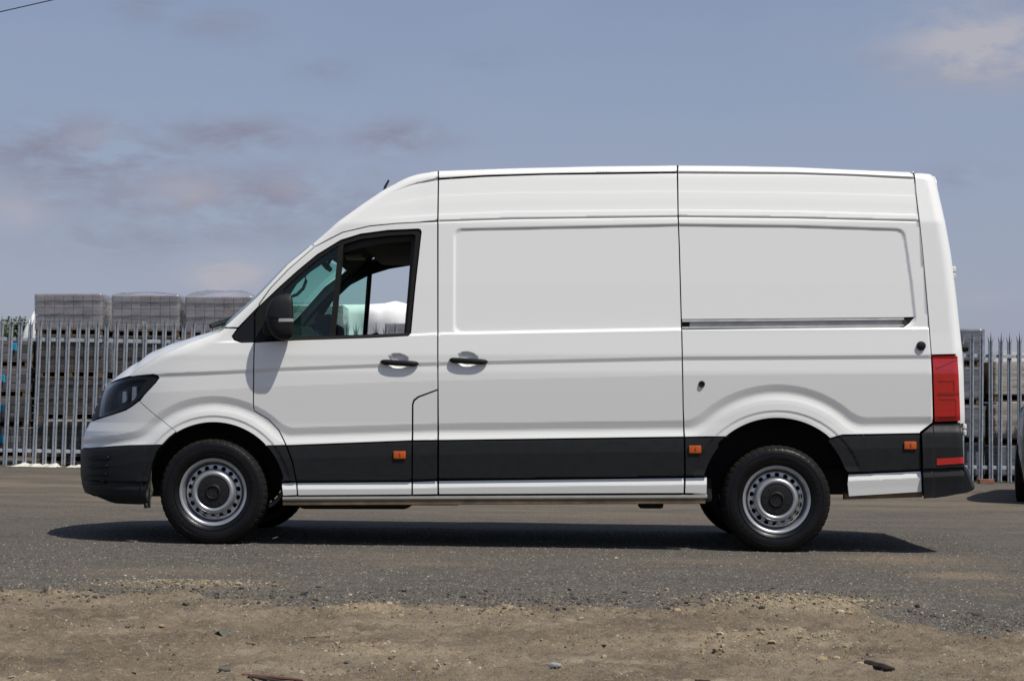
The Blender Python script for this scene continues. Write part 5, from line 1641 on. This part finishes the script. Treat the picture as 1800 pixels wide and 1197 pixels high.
# ------------------------------------------------------------------ parked car at the frame edge
def build_car():
    D = 17.6; Y = D - 11
    xl = (1785.5 - 900) * D / FPX
    W = .90
    g0 = float(gz(xl + W, Y + 2))
    root = empty('parked_car', (xl + .62 * math.cos(.36) + .34 + 1.51, Y + .10 + 4.02, g0), math.pi - .36); tag(root, 'dark blue parked car cut off by the frame edge beside the fence', 'car')
    cp = mat('dark_blue_paint', (.012, .016, .028), .2, .3, .2, 5, coat=1.0)
    L_ = 4.3
    # half width by height and station; y runs away from the camera
    yst = np.array([0, .05, .18, .45, .9, 1.3, 1.9, 2.6, 3.3, 3.8, 4.1, 4.25, 4.3])
    top = np.array([.78, .88, .95, 1.0, 1.05, 1.12, 1.45, 1.50, 1.46, 1.25, 1.02, .95, .78])
    wst = np.array([.62, .76, .84, .885, .90, .90, .90, .90, .895, .87, .82, .74, .60])
    def half(z, yv):
        w = np.interp(yv, yst, wst)
        tum = np.interp(z, [.2, .45, .75, .95, 1.5], [.05, .01, 0, .02, .24])
        return w - tum
    ys = np.linspace(0, L_, 90); V = []; F = []; nz = 26; MI = []
    for yv in ys:
        zt = float(np.interp(yv, yst, top)); ring = []
        for s in range(nz + 1):
            z = .22 + (zt - .22) * (1 - (1 - s / nz) ** 1.3)
            h = half(z, yv) - .10 * max(0, (s / nz - .86) / .14) ** 2
            ring.append((h, z))
        pts = [(-h, yv, z) for h, z in ring] + [(h, yv, z) for h, z in reversed(ring)]
        V += pts
    m_ = 2 * (nz + 1)
    for i in range(len(ys) - 1):
        for j in range(m_):
            a = i * m_ + j; b = i * m_ + (j + 1) % m_
            yc = (ys[i] + ys[i + 1]) / 2
            z = (V[a][2] + V[b][2]) / 2; x = V[a][0]
            wheel_cut = False
            for wy in (.82, 3.45):
                if (yc - wy) ** 2 + (z - .33) ** 2 < .37 ** 2 and abs(x) > .5: wheel_cut = True
            if wheel_cut: continue
            glass_ = z > 1.0 and 1.35 < yc < 3.9 and z < float(np.interp(yc, yst, top)) - .10
            F.append((a, b, b + m_, a + m_)); MI.append(1 if glass_ else 0)
    F.append(tuple(range(m_))[::-1]); MI.append(0); F.append(tuple((len(ys) - 1) * m_ + j for j in range(m_))); MI.append(0)
    o = mesh_np('body', V, F, [cp, blk_gloss], root, True, midx=MI, sharp=40)
    bm = bmesh.new(); bm.from_mesh(o.data); bmesh.ops.recalc_face_normals(bm, faces=bm.faces); bm.to_mesh(o.data); bm.free()
    for (wx, wy) in ((-.80, .82), (.80, .82), (-.80, 3.45), (.80, 3.45)):
        w = empty('wheel', (wx, wy, .318), math.pi / 2 * (-1 if wx < 0 else 1), root)
        for c_ in WH.children:
            if c_.name.split('.')[0] in ('tyre', 'rim', 'hub_cap'):
                d_ = c_.copy(); COL.objects.link(d_); d_.parent = w
        w.scale = (.955, .90, .955)
    for s in (-1, 1):
        bm = bmesh.new(); bm_box(bm, (s * .60, .10, .72), (.30, .12, .13), .03); bm_obj('headlight', bm, alu, root, True)
        bm = bmesh.new(); bm_box(bm, (s * .50, 4.22, .85), (.20, .10, .20), .03); bm_obj('tail_light', bm, red_lens, root, True)
        bm = bmesh.new(); bm_box(bm, (s * .935, 1.45, 1.0), (.14, .10, .12), .03); bm_obj('door_mirror', bm, cp, root, True)
        bm = bmesh.new(); bm_box(bm, (s * .45, 2.1, .30), (.5, 3.6, .12), .02); bm_obj('underbody', bm, well, root)
    bm = bmesh.new(); bm_box(bm, (0, -.012, .45), (1.1, .06, .22), .02); bm_obj('grille', bm, blk, root)
build_car()

# ------------------------------------------------------------------ loose things on the ground
stone_ms = [mat('stone_' + n, c, .85, 0, .3, 20, .3, 60) for n, c in (('pale', (.36, .31, .22)), ('grey', (.24, .24, .24)), ('tan', (.28, .20, .11)), ('dark', (.08, .075, .07)))]
def gpoint(px, py, lift=0.0):
    x, y = on_ground(px, py)
    dep = GROUND
    # the height of the finished yard under that point
    hitok, loc, nor, idx = GROUND.ray_cast(Vector((x, y, 3)), Vector((0, 0, -1)))
    return Vector((x, y, (loc.z if hitok else float(gz(x, y))) + lift))
bpy.context.view_layer.update()
def stone_mesh(seed, m_):
    bm = bmesh.new(); bmesh.ops.create_icosphere(bm, subdivisions=2, radius=1)
    rr = random.Random(seed); dirs = [Vector((rr.gauss(0, 1), rr.gauss(0, 1), rr.gauss(0, 1))).normalized() for _ in range(9)]
    for v in bm.verts:
        k = 1.0
        for d in dirs:
            k = min(k, .74 / max(.30, v.co.dot(d)) if v.co.dot(d) > .55 else 1.0)
        v.co *= k
        v.co.z *= .62
    me = bpy.data.meshes.new('stone'); bm.to_mesh(me); bm.free(); me.materials.append(m_)
    me.polygons.foreach_set('use_smooth', [False] * len(me.polygons))
    return me
ST = [stone_mesh(i, stone_ms[i % 4]) for i in range(8)]
stones = [(975, 1166, .020, 1, 'grey white stone in the dirt near the bottom edge below the sliding door'), (1750, 1118, .026, 3, 'dark stone in the dirt at the far end beyond the rear wheel'),
          (1190, 1073, .022, 2, 'tan stone at the foot of the yellow sand pile'), (1478, 1074, .022, 0, 'pale flat stone on the yellow sand pile by the rear wheel'), (1493, 1075, .020, 2, 'tan flat stone on the dirt side of the yellow sand pile'),
          (1083, 982, .012, 0, 'pale pebble lying on the tarmac under the sliding door'), (327, 1060, .018, 3, 'dark stone at the broken tarmac edge below the front wheel'), (398, 1061, .016, 3, 'dark stone beside the broken tarmac edge behind the front wheel'),
          (284, 1100, .012, 2, 'orange brown pebble alone in the dirt below the front wheel'), (1062, 1147, .014, 2, 'orange pebble between two pale crusts of dirt'), (1512, 1161, .013, 0, 'pale pebble beside the dark stick'), (220, 1012, .012, 0, 'pale pebble on the tarmac in front of the front bumper'),
          (394, 1172, .020, 3, 'dark clod in the dirt left of the red stick'), (612, 1160, .018, 3, 'brown clod in the dirt right of the red stick')]
for i, (a, b, r_, k, lab) in enumerate(stones):
    o = bpy.data.objects.new('stone', ST[k + (4 if i % 2 else 0)]); COL.objects.link(o)
    o.location = gpoint(a, b, r_ * .30); o.scale = (r_ * 1.25, r_ * .95, r_); o.rotation_euler = (0, 0, i * 1.9)
    tag(o, lab, 'stone', 'stones lying about the yard')
def stick(px0, py0, px1, py1, r_, m_, name, lab, cat, wob=.01, flat=False):
    a, b = gpoint(px0, py0, r_ * .7), gpoint(px1, py1, r_ * .7)
    rr = random.Random(int(px0))
    bm = bmesh.new()
    pts = [a.lerp(b, t) + Vector((0, rr.uniform(-wob, wob), abs(rr.uniform(0, wob * .5)))) for t in np.linspace(0, 1, 6)]
    bm_tube(bm, [p - a for p in pts], [r_ * .7, r_, r_ * .95, r_ * .9, r_ * .8, r_ * .4], 6)
    o = bm_obj(name, bm, m_, None, True, loc=a)
    if flat: o.scale = (1, 1, .6)
    tag(o, lab, cat, 'sticks and twigs in the dirt')
redw = mat('red_brown_stick', (.10, .042, .030), .8, 0, .5, 20); darkw = mat('dark_stick', (.035, .026, .018), .85, 0, .4, 20, .3, 60); twig_m = mat('dry_twig', (.11, .075, .045), .85, 0, .3, 20)
stick(426, 1184, 532, 1195, .0065, redw, 'stick', 'long red brown stick lying across the dirt at the bottom edge', 'stick', .004)
stick(436, 1188, 520, 1197.5, .0045, darkw, 'stick', 'thin dark stick lying against the long red brown stick', 'stick', .004)
stick(1522, 1163, 1572, 1175, .013, darkw, 'stick', 'short thick dark stick in the dirt below the rear wheel', 'stick', .008)
for a, b, c_, d_, lab in [(418, 1129, 450, 1132, 'small brown twig below the green leaf'), (220, 1104, 236, 1099, 'small bent twig right of the tyre tracks at the front of the van'), (535, 1117, 596, 1112, 'thin pale twig in the dirt below the front door'),
                        (1222, 1186, 1249, 1192, 'thin black twig at the bottom edge below the rear wheel'), (340, 1125, 372, 1123, 'thin twig left of the green leaf'), (248, 1104, 255, 1102, 'very short twig near the front bumper')]:
    stick(a, b, c_, d_, .0045, twig_m, 'twig', lab, 'twig', .006)
# fallen leaf
p = gpoint(387, 1116, .006)
bm = bmesh.new()
pts = []
for k in range(20):
    t = 2 * math.pi * k / 20
    r_ = .026 * (.55 + .75 * abs(math.cos(2.5 * t + .3)) + .25 * math.sin(7 * t))
    pts.append(bm.verts.new((r_ * math.cos(t) * 1.15, r_ * math.sin(t) * .8, .010 + .012 * math.sin(3 * t + 1))))
c0 = bm.verts.new((0, 0, .003))
for k in range(20): bm.faces.new((c0, pts[k], pts[(k + 1) % 20]))
ex = bmesh.ops.extrude_face_region(bm, geom=list(bm.faces)); bmesh.ops.translate(bm, vec=(0, 0, -.0012), verts=[v for v in ex['geom'] if isinstance(v, bmesh.types.BMVert)])
o = bm_obj('fallen_leaf', bm, mat('grey_green_leaf', (.105, .115, .085), .7, 0, .3, 30), None, True, loc=p, rot=(.3, 0, .2))
tag(o, 'curled grey green fallen leaf lying on the dirt below the front wheel', 'leaf')
# brick at the fence foot
bm = bmesh.new(); bm_box(bm, (0, 0, 0), (.215, .10, .065), .005)
xx = (1733 - 900) * 24.3 / FPX
o = bm_obj('loose_brick', bm, mat('red_brick', (.20, .085, .055), .9, 0, .3, 20, .3, 60), None, loc=(xx, 13.3, float(gz(xx, 13.3)) + .033), rot=(0, 0, .12))
tag(o, 'red brick lying at the foot of the fence behind the van', 'brick')
# white rags along the fence foot
def rag(px0, px1, seed, lab, h):
    x0, x1 = (px0 - 900) * 24.4 / FPX, (px1 - 900) * 24.4 / FPX
    nx, ny = 60, 26; V = []; F = []
    for i in range(nx):
        for j in range(ny):
            x = x0 + (x1 - x0) * i / (nx - 1); y = 13.25 + .42 * j / (ny - 1)
            ed = min(i, nx - 1 - i) / 8; ed2 = min(j, ny - 1 - j) / 6
            env = min(1, ed) * min(1, ed2)
            n1 = float(fbm(np.array(x * 9.0), np.array(y * 9.0), 4, seed)); n2 = float(vnoise(np.array(x * 24.0), np.array(y * 24.0), seed + 4))
            V.append((x + (n2 - .5) * .05, y + (n1 - .5) * .10, float(gz(x, y)) + .006 + env * h * max(0.02, (n1 - .25) * 1.9 + (n2 - .5) * .25)))
    for i in range(nx - 1):
        for j in range(ny - 1):
            a = i * ny + j; F.append((a, a + ny, a + ny + 1, a + 1))
    o = mesh_np('crumpled_rag', V, F, mat('dirty_white_rag', (.50, .48, .42), .85, 0, .3, 9), None, True)
    tag(o, lab, 'rag')
rag(16, 104, 3, 'crumpled dirty white sheeting lying along the foot of the fence', .05)
rag(121, 140, 12, 'small crumpled white scrap by the fence just ahead of the bumper', .045)

# ------------------------------------------------------------------ gravel
def scatter(name, P, R, cols, label, squash=.65, octa=False):
    n = len(P)
    bm = bmesh.new(); bmesh.ops.create_icosphere(bm, subdivisions=1, radius=1)
    bm.verts.ensure_lookup_table()
    if octa: bm.free(); bm = bmesh.new(); bmesh.ops.create_cone(bm, cap_ends=True, cap_tris=True, segments=5, radius1=1, radius2=.45, depth=1.2); bmesh.ops.triangulate(bm, faces=bm.faces); bm.verts.ensure_lookup_table(); bm.verts.index_update()
    TV = np.array([v.co[:] for v in bm.verts]); TF = np.array([[v.index for v in f.verts] for f in bm.faces]); bm.free()
    k = len(TV)
    rng = np.random.default_rng(11)
    jit = rng.uniform(.62, 1.15, (n, k, 1))
    sc = R[:, None, None] * rng.uniform(.7, 1.3, (n, 1, 3)) * np.array([1, 1, squash])
    a = rng.uniform(0, 6.28, n); ca, sa = np.cos(a), np.sin(a)
    Vv = TV[None] * jit * sc
    x = Vv[..., 0] * ca[:, None] - Vv[..., 1] * sa[:, None]; y = Vv[..., 0] * sa[:, None] + Vv[..., 1] * ca[:, None]
    V = np.stack([x, y, Vv[..., 2]], -1) + P[:, None, :]
    F = TF[None] + (np.arange(n) * k)[:, None, None]
    m_, nt, p = new_mat(name + '_stone')
    N = nt.nodes.new; L = nt.links.new
    at = N('ShaderNodeAttribute'); at.attribute_name = 'tone'
    r = N('ShaderNodeValToRGB'); els = r.color_ramp.elements
    els[0].position = 0; els[0].color = (*cols[0], 1); els[1].position = 1; els[1].color = (*cols[-1], 1)
    for i, c_ in enumerate(cols[1:-1]): e = els.new((i + 1) / (len(cols) - 1)); e.color = (*c_, 1)
    L(at.outputs['Fac'], r.inputs[0]); L(r.outputs[0], p.inputs['Base Color']); p.inputs['Roughness'].default_value = .9
    o = mesh_np(name, V.reshape(-1, 3), F.reshape(-1, 3), m_, None, False)
    t = o.data.attributes.new('tone', 'FLOAT', 'POINT'); t.data.foreach_set('value', np.repeat(rng.random(n), k).astype(np.float32))
    tag(o, label, kind='stuff')
    return o
# heights of the yard mesh looked up on its own grid
gm_ = np.empty(len(GROUND.data.vertices) * 3, dtype=np.float32); GROUND.data.vertices.foreach_get('co', gm_); gm_ = gm_.reshape(-1, 3)
gxs = np.unique(gm_[:, 0].round(5)); gys = np.unique(gm_[:, 1].round(5))
nxg = int(np.argmax(np.diff(gm_[:, 1]) > 1e-6)) + 1
Zg = gm_[:, 2].reshape(-1, nxg); GX = gm_[:nxg, 0]; GY = gm_[::nxg, 1]
ga = {}
for nm in ('dirt', 'sand'):
    b_ = np.empty(len(GROUND.data.vertices), dtype=np.float32); GROUND.data.attributes[nm].data.foreach_get('value', b_); ga[nm] = b_.reshape(-1, nxg)
def look(arr, x, y):
    i = np.clip(np.searchsorted(GX, x) - 1, 0, len(GX) - 2); j = np.clip(np.searchsorted(GY, y) - 1, 0, len(GY) - 2)
    fx = (x - GX[i]) / (GX[i + 1] - GX[i]); fy = (y - GY[j]) / (GY[j + 1] - GY[j])
    return (arr[j, i] * (1 - fx) + arr[j, i + 1] * fx) * (1 - fy) + (arr[j + 1, i] * (1 - fx) + arr[j + 1, i + 1] * fx) * fy
rng = np.random.default_rng(5)
n = 150000
x = rng.uniform(-3.3, 3.3, n); y = rng.uniform(-6.0, -1.6, n)
d_ = look(ga['dirt'], x, y); s_ = look(ga['sand'], x, y)
edge = np.exp(-((y - np.interp(x / (y + 11), EDGE_T, EDGE_Y)) / .35) ** 2)
clump = fbm(x * 3.2, y * 3.2, 4, 77)
pr = d_ * (.08 + .70 * sstep(.45, .66, clump)) + .75 * edge + s_ * .8 + (1 - d_) * .05
ok = rng.random(n) < pr * .60
x, y, s_, d_ = x[ok], y[ok], s_[ok], d_[ok]
R = .0016 + rng.gamma(1.4, .0016, len(x)); R = np.minimum(R, .014)
scatter('gravel', np.stack([x, y, look(Zg, x, y) + R * .15], 1), R, [(.035, .03, .026), (.10, .08, .055), (.18, .15, .105), (.17, .115, .06), (.13, .125, .12), (.36, .32, .25)], 'loose small stones strewn over the dirt and the tarmac edge', octa=True)
n = 2600
x = rng.uniform(-3.3, 3.3, n); y = np.interp(x / 8.5, EDGE_T, EDGE_Y) + .10 + rng.normal(0, .24, n)
R = .0028 + rng.gamma(1.4, .0026, n); R = np.minimum(R, .020)
scatter('broken_tarmac', np.stack([x, y, look(Zg, x, y) + R * .2], 1), R, [(.022, .021, .02), (.05, .047, .043), (.085, .075, .06), (.13, .11, .08)], 'crumbled lumps along the broken tarmac edge')
sx, sy = [], []
for q_, (x0, y0, rx, ry, w) in enumerate(SANDW):
    k = int((300 if q_ < 2 else 70) * w * (rx * ry / .05) ** .5); sx.append(x0 + rng.normal(0, rx * .55, k)); sy.append(y0 + rng.normal(0, ry * .55, k))
x = np.concatenate(sx); y = np.concatenate(sy); R = .003 + rng.gamma(1.5, .0028, len(x)); R = np.minimum(R, .019)
scatter('sandstone_rubble', np.stack([x, y, look(Zg, x, y) + R * .2], 1), R, [(.09, .07, .042), (.22, .165, .09), (.30, .24, .145), (.18, .155, .115), (.36, .31, .22)], 'yellow broken stones lying on the sandy patches')
n = 90000
x = rng.uniform(-3.4, 3.4, n); y = -4.2 + 6.2 * rng.random(n) ** 1.5
ok = (look(ga['dirt'], x, y) < .5)
x, y = x[ok], y[ok]; R = .0018 + rng.gamma(1.5, .0014, len(x)); R = np.minimum(R, .008)
scatter('tarmac_grit', np.stack([x, y, look(Zg, x, y) + R * .1], 1), R, [(.03, .03, .03), (.06, .056, .05), (.10, .095, .088), (.10, .09, .075), (.32, .30, .26)], 'fine loose grit on the tarmac', octa=True)
